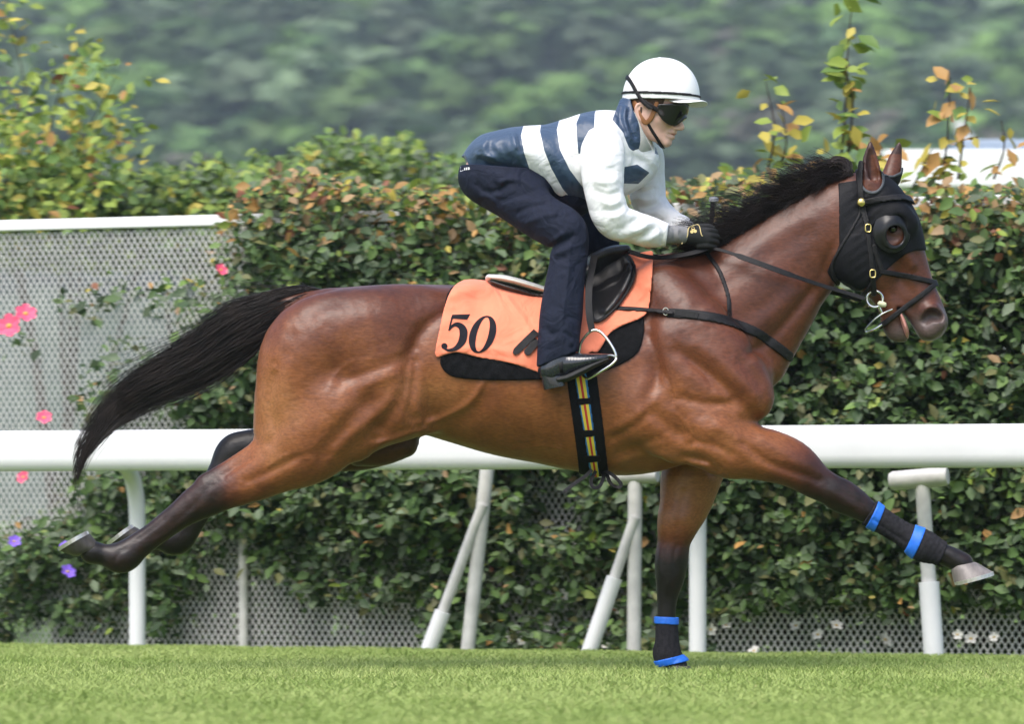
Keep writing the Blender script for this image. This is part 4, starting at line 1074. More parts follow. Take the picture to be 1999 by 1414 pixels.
# --- body: one skin from head to feet
BF = Field.px(885, 1420, 100, 765, -.345, .345, .0037)
for W, k in HEADC + EARC: BF.chain(W, k)
BF.chain(HW([(.094, -.0595, .026, .0030), (.113, -.058, .0, .0036), (.094, -.0595, -.026, .0030)]), .003, 'sub')
for g, gr in ((TRUNK, -.030), (NSLEEVE, -.02), (FSLEEVE, -.02), ([(LEGN[0][0][:-2], .03)], -.03), ([(LEGF[0][0][:-2], .03)], -.03), (SEAT, -.035)): fill(BF, g, gr)
BF.chain(W_of([(1205, 262, 0, 34, 1.4), (1232, 248, 0, 32, 1.1), (1256, 240, -.004, 32, 1.0)]), .03)
for s, dx in ((-1, 0), (1, 8)):
    BF.chain(W_of([(1300 + dx, 458, s * .13, 14, 1), (1340 + dx, 459, s * .10, 12, 1), (1378 + dx, 462, s * .085, 11, 1)]), .01)
for s in (-1, 1):
    xs = 0 if s < 0 else 58
    BF.chain(W_of([(1094 + xs, 610, s * .29, 24, 1), (1088 + xs, 670, s * .312, 16, 1), (1082 + xs, 712, s * .311, 13, 1)]), .02); BF.chain(W_of([(1082 + xs, 714, s * .311, 13, 1), (1110 + xs, 710, s * .313, 10, 1.1), (1135 + xs, 706, s * .316, 7, 1.4), (1164 + xs, 700, s * .318, 4, 2)]), .01)
V, Q = BF.mesh(1); obj('body', V, Q, m_skin, person)
F0 = head_field(.003, False)
fpx, fpy = F0.grid2(-.05)
def hshell(name, poly, t, m, parent, inner=.004, y0=None, y1=None, smooth=1, line=None):
    sd = poly_sd(fpx, fpy, poly) if line is None else line_sd(fpx, fpy, spline(poly, 5), line)
    V, Q = shell(F0, sd, t, inner, y0, y1, smooth); return obj(name, V, Q, m, parent)
# hair at the nape and temple
hshell('hair', [(1228, 190), (1300, 190), (1292, 208), (1278, 216), (1262, 204), (1254, 206), (1252, 226), (1243, 228), (1234, 210)], .0055, mat('brown_hair', (.07, .035, .018), .6, var=.4, vscale=200, bump=.8, bscale=600), person)
hshell('lips', [(1311, 262), (1319, 263), (1330, 262)], .0012, mat('lip', (.50, .20, .17), .45, var=.1), person, inner=.003, line=[1.2, 1.4, 1.6, 1.8, 2.0, 2.2, 2.3, 2.4, 2.4, 2.3, 2.2])
m_tan = mat('tan_leather', (.30, .125, .045), .55, var=.15, vscale=80, bump=.3, bscale=500)
harness = hshell('chin_harness', [(1238, 200), (1246, 222), (1256, 238), (1262, 240), (1270, 232), (1277, 216), (1281, 204)], .0075, m_tan, person, line=[4.6] * 31)
hshell('chin_strap', [(1263, 240), (1274, 258), (1286, 276), (1294, 288), (1300, 294)], .0065, m_strap, person, line=[3.0] * 21)
# goggles
gog = hshell('goggles', spline([(1284, 206), (1281, 217), (1289, 233), (1304, 245), (1320, 246), (1332, 237), (1339, 231), (1348, 231), (1356, 224), (1362, 212), (1362, 204), (1340, 202)], 3), .021, mat('black_goggle_lens', (.008, .007, .009), .12, var=.1, vscale=20, coat=.2, spec=.4), person, inner=-.004, smooth=2)
# helmet
hp, ht = R(20), R(2.5)
HC0 = PX(1292, 195, -.005)
hF = Vector((math.cos(ht) * math.cos(hp), -math.cos(ht) * math.sin(hp), -math.sin(ht))); hR = Vector((-math.sin(hp), -math.cos(hp), 0)); hU = hR.cross(hF)
if hU.z < 0: hU = -hU
LF = Field.px(1205, 1395, 100, 220, -.17, .17, .003)
def local(F):
    X = F.X[:, None, None] - HC0.x; Y = F.Y[None, :, None] - HC0.y; Z = F.Z[None, None, :] - HC0.z
    return [X * v.x + Y * v.y + Z * v.z for v in (hF, hR, hU)]
f_, r_, u_ = local(LF)
def ell(f, r, u, a, b, c, e=2.0): return ((np.abs(f / a) ** e + np.abs(r / b) ** e + np.abs(u / c) ** e) ** (1 / e) - 1) * min(a, b, c)
back = np.where(f_ < 0, 1.0, 1.0)
dome = ell(f_ + .003, r_, u_, .142, .110, .153, 2.15)
rimz = -.004 + .10 * np.clip(-f_ - .06, 0, 1) * -1.0
dome = np.maximum(dome, -(u_ - rimz)); dome = np.maximum(dome, -ell(f_ + .003, r_, u_ + .004, .133, .101, .143, 2.15))
LF.d = np.clip(dome, -FAR, FAR).astype(np.float32)
V, Q = LF.mesh(1)
m_helm = mat('white_helmet_cover', (.82, .82, .82), .42, var=.015, vscale=12, bump=.06, bscale=30)
helmet = obj('helmet', V, Q, m_helm, person)
PF = LF.like()
pk = np.maximum(ell(f_ - .100, r_, u_ + .002 + 1.6 * r_ * r_ + .04 * (f_ - .1), .067, .098, .0065, 2.3), -(f_ - .035))
PF.d = np.clip(pk, -FAR, FAR).astype(np.float32); V, Q = PF.mesh(1); obj('peak', V, Q, m_helm, helmet)
def band(name, cond, t, m):
    B = LF.like(); o = ell(f_ + .003, r_, u_, .142 + t, .110 + t, .153 + t, 2.15); i = ell(f_ + .003, r_, u_, .141, .109, .152, 2.15)
    B.d = np.clip(np.maximum(np.maximum(o, -i), cond), -FAR, FAR).astype(np.float32)
    V, Q = B.mesh(1); return obj(name, V, Q, m, helmet)
band('rim_band', np.abs(u_ - .017 + .02 * f_) - .0052, .0045, m_strap)
lpx, lpy = LF.grid2(-.09)
gs = (line_sd(lpx, lpy, spline([(1222, 140), (1233, 160), (1243, 180), (1256, 200), (1272, 215)], 5), 3.4) / SC)[:, None, :] + 0 * f_
band('goggle_strap', gs, .0075, m_strap)
q = MB(); q.lathe([(.010, -.004), (.010, .001), (.007, .004), (.0006, .005)], PX(1288, 114, -.005), hU, 16); q.build('top_button', m_helm, helmet)
hshell('goggle_strap_front', [(1256, 199), (1268, 208), (1285, 218), (1292, 221)], .015, m_strap, gog, inner=-.002, line=[4.2] * 16, y1=-.02)
c = PX(1294.5, 222, -.104); q = MB()
q.tube([c + Fv * a + Uv * b_ for a, b_ in ((-.003, .004), (.004, .004), (.005, -.004), (-.002, -.004))], .0008, 6, closed=True); q.build('goggle_clip', m_brass, gog)
# --- jacket
JF = Field.px(890, 1320, 180, 440, -.33, .33, .0048); fill(JF, TRUNK)
JW = [([(975, 275), (985, 300), (1010, 325)], 5, -5), ([(950, 275), (965, 300), (1000, 330), (1030, 345)], 6, -5), ([(930, 300), (950, 318), (985, 332)], 4, -5), ([(995, 252), (1003, 270), (1010, 300)], 4, 5), ([(1010, 262), (1016, 290), (1030, 330)], 4, -5),
      ([(920, 305), (940, 305), (970, 315)], 4, 5), ([(1040, 270), (1060, 310), (1090, 350)], 7, -4), ([(1070, 280), (1090, 320), (1120, 370)], 6, 4), ([(1100, 260), (1115, 300), (1130, 340)], 6, -4), ([(1060, 350), (1085, 370), (1110, 400)], 5, 4), ([(1130, 240), (1150, 260), (1160, 290)], 5, -3),
      ([(1110, 380), (1130, 395), (1150, 410)], 5, -5), ([(1222, 300), (1245, 310), (1275, 320)], 5, -5), ([(1225, 330), (1250, 330), (1280, 345)], 5, 4), ([(955, 262), (945, 285), (935, 300)], 5, 4), ([(925, 330), (975, 334), (1025, 348), (1060, 366)], 3.5, 5)]
wrinkle(JF, JW, -.12)
jpx, jpy = JF.grid2(-.1)
hem = poly_sd(jpx, jpy, [(880, 300), (905, 300), (919, 330), (938, 337), (986, 341), (1026, 356), (1059, 373), (1093, 392), (1110, 416), (1150, 420), (1330, 420), (1330, 150), (880, 150)])
JF.d = np.maximum(JF.d, (hem / SC).astype(np.float32)[:, None, :])
V, Q = JF.mesh(2); jk = obj('jacket', V, Q, m_silk, person)
vx, vy = vpix(V)
A = [(1023, 240), (1017, 264), (1023, 298), (1033, 328), (1054, 359), (1082, 380), (1101, 405), (1108, 440)]
B = [(1059, 225), (1054, 256), (1062, 292), (1076, 328), (1098, 368), (1122, 396), (1150, 420), (1160, 440)]
C = [(1097, 215), (1087, 253), (1093, 292), (1112, 331), (1138, 366), (1165, 400), (1180, 440)]
D = [(1140, 205), (1125, 240), (1126, 262), (1129, 300)]; E_ = [(1171, 195), (1161, 222), (1160, 247), (1150, 300)]
nav = np.minimum.reduce([poly_sd(vx, vy, [(860, 180)] + A + [(860, 460)]), poly_sd(vx, vy, B + C[::-1]), poly_sd(vx, vy, D + E_[::-1]),
                         poly_sd(vx, vy, [(1213, 327), (1244, 321), (1268, 337), (1246, 359), (1213, 358)]), poly_sd(vx, vy, [(1280, 284), (1288, 288), (1287, 302), (1278, 300)])])
set_attr(jk.data, 'a', np.clip(.5 + nav / 40, 0, 1))
SW = [([(1140, 300), (1165, 305), (1200, 300)], 5, -4), ([(1145, 330), (1175, 338), (1208, 330)], 5, -5), ([(1150, 350), (1180, 360), (1212, 352)], 4, 5), ([(1155, 372), (1185, 384), (1214, 374)], 4, -6), ([(1165, 390), (1190, 402), (1216, 392)], 4, 6), ([(1170, 412), (1195, 415), (1218, 405)], 4, -6),
      ([(1180, 430), (1205, 425), (1225, 412)], 5, 6), ([(1200, 455), (1225, 440), (1250, 425)], 5, -6), ([(1215, 462), (1245, 452), (1270, 432)], 4, 5), ([(1235, 468), (1260, 458), (1285, 440)], 4, -5), ([(1255, 475), (1280, 462), (1296, 445)], 4, 5), ([(1180, 290), (1178, 330), (1180, 370)], 6, 4), ([(1290, 442), (1294, 460), (1290, 480)], 3, -7)]
def sleeve(groups, y0, y1, lines, yref, cut):
    F = Field.px(1115, 1360, 215, 495, y0, y1, .0042); fill(F, groups); wrinkle(F, lines, yref, 1.15)
    a, b_ = F.grid2(yref); F.d = np.maximum(F.d, (poly_sd(a, b_, cut) / SC).astype(np.float32)[:, None, :])
    V, Q = F.mesh(1); return obj('sleeve', V, Q, m_white, jk)
sleeve(NSLEEVE, -.32, -.02, SW, -.22, [(1100, 200), (1340, 200), (1312, 430), (1306, 440), (1300, 482), (1296, 500), (1100, 500)])
sleeve(FSLEEVE, .02, .32, [([(a + 72, b_ - 8) for a, b_ in p], w_, mm) for p, w_, mm in SW], .2, [(1100, 200), (1340, 200), (1365, 430), (1346, 470), (1100, 500)])
# collar
CF = Field.px(1185, 1310, 180, 320, -.14, .16, .0035)
CF.chain(W_of([(1200, 276, 0, 66, 1.15), (1212, 258, 0, 58, 1.12), (1228, 240, 0, 48, 1.08), (1240, 226, -.002, 43, 1.05)]), .02)
cpx, cpy = CF.grid2(-.06)
CF.d = np.maximum(CF.d, (poly_sd(cpx, cpy, [(1213, 186), (1204, 210), (1195, 236), (1212, 264), (1222, 292), (1232, 300), (1250, 290), (1258, 272), (1246, 240), (1236, 216), (1231, 194)]) / SC).astype(np.float32)[:, None, :])
wrinkle(CF, [([(1214, 205), (1210, 235), (1222, 270)], 3.5, -6), ([(1222, 205), (1218, 235), (1232, 280)], 3, 6), ([(1228, 215), (1226, 240), (1240, 275)], 2.5, -6)], -.06)
V, Q = CF.mesh(1); obj('collar', V, Q, m_navy, jk)
CF2 = Field.px(1215, 1320, 205, 330, -.12, .14, .0035)
CF2.chain(W_of([(1236, 292, 0, 34, 1.5), (1246, 268, 0, 38, 1.35), (1248, 244, -.003, 40, 1.25), (1250, 232, -.003, 40, 1.25)]), .02)
cpx, cpy = CF2.grid2(-.05)
CF2.d = np.maximum(CF2.d, (poly_sd(cpx, cpy, [(1238, 218), (1250, 246), (1262, 274), (1274, 292), (1252, 312), (1236, 300), (1246, 276), (1236, 240)]) / SC).astype(np.float32)[:, None, :])
V, Q = CF2.mesh(1); obj('collar_lining', V, Q, mat('pale_grey_lining', (.42, .42, .40), .7, var=.08, vscale=50), jk)
# undersleeves and gloves
for s, dx in ((-1, 0), (1, 22)):
    F = Field.px(1285 + dx, 1365 + dx, 425, 490, -.19 if s < 0 else .04, -.04 if s < 0 else .19, .003)
    F.chain(W_of([(1296 + dx, 458, s * .138, 18, 1), (1318 + dx, 458, s * .12, 17.5, 1), (1342 + dx, 459, s * .102, 16, 1)]), .01)
    wrinkle(F, [([(1312 + dx, 444), (1316 + dx, 458), (1312 + dx, 474)], 2.5, -4), ([(1326 + dx, 444), (1322 + dx, 458), (1328 + dx, 474)], 2.5, 4)], s * .12)
    V, Q = F.mesh(1); obj('undersleeve', V, Q, m_grey, person)
    F = Field.px(1318 + dx, 1420 + dx, 424, 505, -.165 if s < 0 else .01, -.01 if s < 0 else .165, .0024)
    F.chain(W_of([(1338 + dx, 459, s * .104, 16.5, 1), (1356 + dx, 461, s * .102, 18, .85), (1374 + dx, 464, s * .098, 18.5, .62)]), .01)
    for i in range(4):
        ln = (0, 3, 2, -3)[i]; yk = 448 + i * 9.8
        F.chain(W_of([(1364 + dx, yk + 2, s * .104, 7, 1), (1384 + dx + ln, yk + 2, s * .102, 6.0, 1), (1397 + dx + ln, yk + 5, s * .080, 5.4, 1), (1394 + dx + ln, yk + 7, s * .058, 5.0, 1), (1380 + dx, yk + 7, s * .054, 4.6, 1)]), .005)
    F.chain(W_of([(1348 + dx, 452, s * .092, 8, 1), (1364 + dx, 444, s * .078, 6.8, 1), (1382 + dx, 442, s * .070, 5.6, 1), (1392 + dx, 445, s * .066, 5.0, 1)]), .006)
    V, Q = F.mesh(1); g = obj('glove', V, Q, m_glove, person)
    if s < 0:
        GB = BVHTree.FromPolygons([tuple(v) for v in V], [tuple(int(i) for i in q_) for q_ in Q])
        q = MB(); q.tube([on(GB, a, b_, .001) for a, b_ in spline([(1331, 476), (1335, 467), (1342, 461), (1344, 446), (1352, 441), (1362, 438.5), (1366, 444), (1369, 458), (1372, 461)], 4)], .0016, 6); q.build('glove_piping', mat('gold_piping', (.70, .55, .25), .5), g)
        q = MB()
        for k in range(3):
            w_ = R(20 + k * 120); cx, cy = 1353.5 + 3.8 * math.cos(w_), 450 + 3.8 * math.sin(w_)
            V_ = [on(GB, cx + 3.3 * math.cos(t), cy + 3.3 * math.sin(t), .0012) for t in np.linspace(0, 2 * math.pi, 13)[:-1]]
            q.add(V_, [tuple(range(12))])
        q.build('glove_emblem', mat('gold_print', (.72, .55, .22), .5), g, smooth=False)
# --- trousers
TW = [([(925, 352), (950, 372), (985, 372)], 4, -5), ([(960, 350), (975, 368), (1000, 352)], 4, -5), ([(970, 360), (1010, 350), (1050, 372)], 5, 5), ([(960, 395), (1000, 385), (1040, 380)], 5, -5), ([(1000, 420), (1040, 405), (1075, 400)], 4, -4), ([(1020, 440), (1060, 425), (1090, 418)], 4, 4),
      ([(1072, 490), (1085, 480), (1110, 470), (1125, 458)], 4, -7), ([(1076, 500), (1092, 494), (1120, 484)], 4, 6), ([(1075, 478), (1090, 466), (1110, 452)], 4, 5), ([(1080, 515), (1096, 508), (1110, 506)], 3.5, -5), ([(1113, 480), (1108, 540), (1098, 620), (1090, 690)], 2.2, 4), ([(1130, 500), (1124, 570), (1116, 640)], 6, -3),
      ([(1070, 660), (1095, 652), (1118, 668)], 4, -7), ([(1082, 672), (1100, 664), (1118, 680)], 4, 6), ([(1060, 640), (1075, 655), (1090, 690)], 4, -5), ([(1092, 684), (1108, 676), (1120, 690)], 3, -5), ([(930, 380), (950, 384), (975, 400)], 4, 4)]
TF = Field.px(888, 1230, 290, 740, -.36, .36, .0048)
for g in (LEGN, LEGF, SEAT): fill(TF, g)
wrinkle(TF, TW, -.22, 1.5)
tpx, tpy = TF.grid2(-.28)
hemn = poly_sd(tpx, tpy, [(880, 312), (920, 314), (990, 322), (1260, 322), (1260, 680), (1210, 690), (1127, 687), (1053, 716), (1040, 720), (880, 720)])
TF.d = np.maximum(TF.d, (hemn / SC).astype(np.float32)[:, None, :])
V, Q = TF.mesh(1); tr = obj('trousers', V, Q, m_navyt, person)
TB = BVHTree.FromPolygons([tuple(v) for v in V], [tuple(int(i) for i in q_) for q_ in Q])
q = MB()
for poly in ([(898.5, 335), (899, 326), (903, 322.5), (904.5, 333)], [(906, 328), (908, 327.5), (908.5, 332), (906.5, 332.5)], [(909.5, 327), (911.5, 327), (912, 331.5), (910, 332)], [(913, 326.5), (916.5, 326.5), (916.5, 331), (913.5, 331.5)]):
    q.add([on(TB, a, b_, .002) for a, b_ in poly], [tuple(range(len(poly)))])
q.build('white_lettering', m_white, tr, smooth=False)
# --- boots
m_boot = mat('polished_boot', (.016, .018, .024), .14, var=.3, vscale=60, bump=.12, bscale=200, coat=.5)
m_sole = mat('boot_sole', (.022, .022, .022), .75, var=.3, vscale=90)
for s, xs in ((-1, 0), (1, 58)):
    F = Field.px(1040 + xs, 1205 + xs, 650, 775, -.38 if s < 0 else .24, -.24 if s < 0 else .38, .0028)
    F.chain(W_of([(1090 + xs, 668, s * .315, 25, .85), (1084 + xs, 700, s * .312, 25, .85), (1076 + xs, 722, s * .31, 22, .95)]), .02)
    F.chain(W_of([(1076 + xs, 722, s * .31, 24, .9), (1100 + xs, 713, s * .312, 25, .9), (1132 + xs, 708, s * .316, 18, 1.3), (1165 + xs, 702, s * .318, 11.5, 2.0), (1186 + xs, 697, s * .318, 7, 2.2)]), .02)
    V, Q = F.mesh(1); bt = obj('boot', V, Q, m_boot, person)
    F = Field.px(1040 + xs, 1205 + xs, 680, 775, -.38 if s < 0 else .24, -.24 if s < 0 else .38, .0028)
    F.chain(W_of([(1090 + xs, 742, s * .312, 6.5, 4.2), (1108 + xs, 738, s * .314, 7, 4.4), (1132 + xs, 727, s * .316, 7, 4.6), (1160 + xs, 713, s * .318, 5.5, 5), (1186 + xs, 702, s * .318, 3.5, 5)]), .008)
    V, Q = F.mesh(1); obj('sole', V, Q, m_sole, bt)
    q = MB(); c = PX(1080 + xs, 746, s * .312); rot = Matrix.Rotation(R(-12), 3, 'Y')
    n = 18; V_ = []; F_ = []
    for hz, sc in ((.026, .96), (.0, 1.0), (-.022, .98)):
        for j in range(n):
            t = 2 * math.pi * j / n; x = .040 * math.copysign(abs(math.cos(t)) ** .6, math.cos(t)); y = .034 * math.copysign(abs(math.sin(t)) ** .7, math.sin(t))
            V_.append(c + rot @ Vector((x * sc, y * sc, hz)))
    for i in range(2):
        for j in range(n): F_.append((i * n + j, i * n + (j + 1) % n, i * n + n + (j + 1) % n, i * n + n + j))
    F_ += [tuple(range(n - 1, -1, -1)), tuple(2 * n + j for j in range(n))]
    q.add(V_, F_); q.build('heel', m_boot, bt)
    F = Field.px(1040 + xs, 1205 + xs, 650, 775, -.38 if s < 0 else .24, -.24 if s < 0 else .38, .0028)
    F.chain(W_of([(1074 + xs, 722, s * .31, 23, .95), (1100 + xs, 714, s * .312, 22, 1.1), (1135 + xs, 707, s * .316, 17, 1.6)]), .02)
    a, b_ = F.grid2(s * .31); F.d = np.maximum(F.d, (poly_sd(a, b_, [(1088 + xs, 680), (1096 + xs, 680), (1101 + xs, 735), (1108 + xs, 744), (1098 + xs, 746), (1092 + xs, 735)]) / SC).astype(np.float32)[:, None, :])
    V, Q = F.mesh(1); obj('boot_strap', V, Q, m_strap, bt)
# whip in the far hand
q = MB(); q.tube(path3([(1392, 392, .060), (1389, 430, .075), (1385, 470, .10), (1372, 540, .17), (1350, 640, .235)], 6), [.0085] * 8 + [.006] * 17, 10)
whip = q.build('whip', m_strap)
tag(whip, 'black whip with a pale knob held upright in the gloves', 'whip')
q = MB(); q.lathe([(.009, -.006), (.0165, -.002), (.0185, .006), (.017, .013), (.010, .017), (.0006, .018)], PX(1393, 393, .060), (.05, 0, 1), 20)
q.build('knob', mat('grey_knob', (.30, .31, .34), .5), whip)
print('person', round(time.time() - T0, 1))
# ================================================================== rail, fence, hedge
m_paint = mat('white_painted_metal', (.78, .78, .79), .38, var=.03, vscale=6, bump=.05, bscale=40)
m_paintw = mat('weathered_white_paint', (.58, .57, .55), .55, var=.12, vscale=18, bump=.15, bscale=60)
m_galv = mat('galvanised_steel', (.36, .37, .38), .5, .4, var=.2, vscale=30)
rail = empty('running_rail', rail_pt(1000))
tag(rail, 'long white running rail on curved posts beyond the horse', 'rail')
# profile of the beam: rounded front, lip at the bottom (across, up)
prof = [(-.030, .775), (-.046, .790), (-.050, .820), (-.050, .905), (-.044, .928), (-.028, .940), (.020, .940), (.040, .925), (.046, .880), (.046, .800), (.036, .770), (.020, .766), (-.012, .766), (-.024, .768)]
s0, s1 = -1.5, 1.5
V = []; ends = [rail_pt(0) - RU * 4.0, rail_pt(1999) + RU * 4.0]; nseg = 40
for i in range(nseg + 1):
    p = ends[0].lerp(ends[1], i / nseg)
    for a, z in prof: V.append(p + RN * a + Vector((0, 0, z)))
k = len(prof); F = [(i * k + j, i * k + (j + 1) % k, (i + 1) * k + (j + 1) % k, (i + 1) * k + j) for i in range(nseg) for j in range(k)] + [tuple(range(k)), tuple(nseg * k + j for j in range(k))]
q = MB(); q.add(V, F); q.build('rail_beam', m_paint, rail)
sp = (rail_pt(1362, .28) - rail_pt(268, .28)).length
for i in (-1, 0, 1, 2):
    p = rail_pt(268, .28) - RN * .28 + RU * sp * i
    pts = spline([(.30, -.14), (.30, .40), (.295, .62), (.24, .745), (.14, .80), (.03, .815)], 5)
    q = MB(); q.tube([p + RN * (a - .02) + Vector((0, 0, z)) for a, z in pts], .036, 16); q.build('post', m_paint, rail)
# stands left behind the rail
def stand(px_top, py_top, px_bot, off, label, head=None, brace=None, foot=False):
    a = fp(px_top, py_top, off); c = fp(px_bot, 1200, off); c.z = -.14
    e = empty('rail_stand', (c.x, c.y, -.10)); tag(e, label, 'rail stand', 'stands behind the rail')
    q = MB(); q.tube([a, a.lerp(c, .5), c], .030, 14); q.build('upright', m_paintw, e)
    if head:
        h0 = fp(head[0], head[2], off); h1 = fp(head[1], head[3], off); q = MB()
        q.tube([h0, h0.lerp(h1, .05), h0.lerp(h1, .95), h1], [.034, .04, .04, .034], 14); q.build('head', m_paintw, e)
    if brace:
        b0 = fp(brace[0], brace[1], off - .02); b1 = fp(brace[2], 1200, off - .05); b1.z = -.14; mid = b0.lerp(b1, brace[3])
        q = MB(); q.tube([b0, mid], .023, 12); q.build('brace_rod', m_paintw, e)
        q = MB(); q.tube([mid, b1], .034, 14); q.build('brace_sleeve', m_paint, e)
    if foot:
        f0 = c.lerp(a, .52); q = MB(); q.tube([f0, c.lerp(a, .14)], .042, 14); q.build('sleeve', m_paint, e)
stand(952, 905, 906, .42, 'leaning white stand with a brace, under the belly of the horse', brace=(943, 985, 812, .60))
stand(1240, 905, 1237, .42, 'upright white stand with a brace, beside the standing foreleg', head=(1188, 1284, 928, 926), brace=(1240, 1010, 1128, .36))
stand(1800, 940, 1828, .30, 'white stand with a tilted head below the outstretched hoof', head=(1738, 1850, 940, 930), foot=True)
# netting fence
FO = 1.25
m_net = mat('pale_plastic_net', (.60, .60, .58), .7, var=.1, vscale=20)
m_cap = mat('white_cap_rail', (.80, .80, .80), .45, var=.03, vscale=8)
fence = empty('net_fence', rail_pt(300, FO)); tag(fence, 'pale netting fence with a white cap rail behind the running rail', 'fence')
f0 = rail_pt(0, FO) - RU * 2.6; f1 = rail_pt(1999, FO) + RU * 1.8; flen = (f1 - f0).length; FH = 1.90
cw, ch = .0310, .0250; nc = int(flen / cw); nr = int((FH + .11) / ch)
segs = []
for r in range(nr):
    o = (r % 2) * .5
    for c in range(nc): segs.append(((c + o) * cw, r * ch, (c + o + .5) * cw, (r + 1) * ch)); segs.append(((c + o) * cw, r * ch, (c + o - .5) * cw, (r + 1) * ch))
S = np.array(segs); wth = .0031; dx = S[:, 2] - S[:, 0]; dz = S[:, 3] - S[:, 1]; ln = np.hypot(dx, dz); nx, nz_ = -dz / ln * wth, dx / ln * wth
def net_pt(s, z, t): return np.stack([f0.x + RU.x * s + RN.x * t, f0.y + RU.y * s + RN.y * t, z - .11], 1)
V = np.stack([net_pt(S[:, 0] + nx, S[:, 1] + nz_, 0 * nx), net_pt(S[:, 0] - nx, S[:, 1] - nz_, 0 * nx), net_pt(S[:, 0], S[:, 1], 0 * nx - .004), net_pt(S[:, 2] + nx, S[:, 3] + nz_, 0 * nx), net_pt(S[:, 2] - nx, S[:, 3] - nz_, 0 * nx), net_pt(S[:, 2], S[:, 3], 0 * nx - .004)], 1).reshape(-1, 3)
i0 = np.arange(len(S))[:, None] * 6
F = np.concatenate([i0 + np.array([0, 2, 5, 3]), i0 + np.array([2, 1, 4, 5])])
net = obj('netting', V, F, m_net, fence, smooth=False); tag(net, kind='stuff')
q = MB(); q.box((f0 + f1) / 2 + Vector((0, 0, FH + .024)), (flen, .05, .050), Matrix.Rotation(math.atan2(RU.y, RU.x), 3, 'Z')); q.build('cap_rail', m_cap, fence, smooth=False, bevel=.006)
for px in (-330, 475, 1280, 2060):
    p = rail_pt(px, FO - .03); q = MB(); q.tube([p + Vector((0, 0, -.15)), p + Vector((0, 0, 1.89))], .022, 12); q.build('fence_post', m_paintw, fence)

# ---------------------------------------------------------------- leaves
LV = np.array([(0, 0, 0), (.30, .40, .05), (0, .45, -.04), (-.30, .40, .05), (.20, .75, .02), (-.20, .75, .02), (0, 1, -.10), (0, .76, -.05)])
LFc = np.array([(0, 1, 2), (0, 2, 3), (2, 1, 4), (2, 4, 7), (2, 7, 5), (2, 5, 3), (7, 4, 6), (7, 6, 5)])
def frames(n, face, spread):
    """random leaf frames whose faces look roughly along `face`; returns (n,3,3) with columns side, along, normal"""
    N_ = np.asarray(face, float) + rng.normal(0, spread, (n, 3)); N_ /= np.linalg.norm(N_, axis=1, keepdims=True)
    A = rng.normal(0, 1, (n, 3)) + np.array([0, 0, -.5]); A -= N_ * (A * N_).sum(1, keepdims=True); A /= np.linalg.norm(A, axis=1, keepdims=True)
    return np.stack([np.cross(A, N_), A, N_], 2)
def leaf_mass(name, P, size, fr, colr, m, parent=None):
    n = len(P); V = np.einsum('nij,kj->nki', fr, LV) * size[:, None, None] + P[:, None, :]
    F = (np.arange(n)[:, None, None] * len(LV) + LFc[None]).reshape(-1, 3)
    me = np_mesh(name, V.reshape(-1, 3), F, smooth=False)
    at = me.color_attributes.new('Col', 'FLOAT_COLOR', 'POINT'); at.data.foreach_set('color', np.repeat(np.concatenate([colr, np.ones((n, 1))], 1), len(LV), axis=0).astype(np.float32).ravel())
    return link(name, me, m, parent)
PAL = {'deep': (.040, .078, .026), 'mid': (.078, .140, .038), 'fresh': (.125, .210, .048), 'grey': (.120, .165, .090), 'olive': (.150, .155, .055), 'tan': (.33, .215, .105), 'lime': (.25, .33, .055), 'yellow': (.48, .40, .07), 'orange': (.45, .25, .075), 'rust': (.20, .075, .035)}
LM = {k: leaf_mat('leaf_' + k, c) for k, c in PAL.items()}
LEAFME = {}
for k in PAL:
    me = np_mesh('leaf', LV, LFc, smooth=False); me.materials.append(LM[k]); LEAFME[k] = me
def leaf_part(P, size, fr, key, parent):
    o = bpy.data.objects.new('leaf', LEAFME[key]); col.objects.link(o); o.parent = parent
    M = Matrix([list(r) for r in fr]).to_4x4() @ Matrix.Scale(size, 4); M.translation = Vector(P) - Vector(parent.location)
    o.matrix_local = M
    return o
def pick(keys, w, n): return np.array(keys)[rng.choice(len(keys), n, p=np.array(w) / sum(w))]
def cols(keys): return np.array([PAL[k] for k in keys]) * (.7 + .6 * rng.random((len(keys), 1)))

def in_poly(px, py, poly): return poly_sd(px, py, poly) < 0
# hedge: dense to the right of the netting's bare patch, thin where the net shows
hedge = empty('hedge', rail_pt(1200, FO + .3)); tag(hedge, 'tall dense green hedge with orange young leaves along its top', 'hedge')
n = 215000
lx = -700 + 3400 * rng.random(n); top = np.interp(lx, [-700, 380, 430, 480, 540, 620, 700, 800, 860, 1000, 1300, 1400, 1550, 1700, 1760, 1850, 2000, 2700], [430, 430, 420, 372, 340, 336, 356, 366, 372, 366, 358, 352, 348, 352, 368, 366, 372, 366])
top = top + 26 * (noise2(lx, lx * 0, .02, 5) - .5)
ly = top + (1278 - top) * rng.random(n)
left = np.interp(ly, [330, 425, 470, 560, 650, 740, 840, 920, 1000, 1280], [480, 432, 440, 425, 390, 345, 300, 130, 20, -250]) + 130 * (noise2(lx, ly, .011, 6) - .5)
cov = np.clip((lx - left) / 90, 0, 1)
holes = [[(-700, 930), (120, 925), (150, 985), (60, 1010), (-700, 1030)], [(420, 1090), (560, 1130), (560, 1285), (330, 1285)], [(560, 1180), (790, 1180), (800, 1285), (560, 1285)], [(1380, 1205), (1800, 1195), (2700, 1215), (2700, 1290), (1380, 1290)], [(1045, 930), (1110, 930), (1120, 1010), (1050, 1010)], [(20, 1215), (300, 1225), (300, 1285), (20, 1285)]]
for hpoly in holes: cov *= np.clip(poly_sd(lx, ly, hpoly) / 45 + .55 * noise2(lx, ly, .025, 9) - .05, 0, 1)
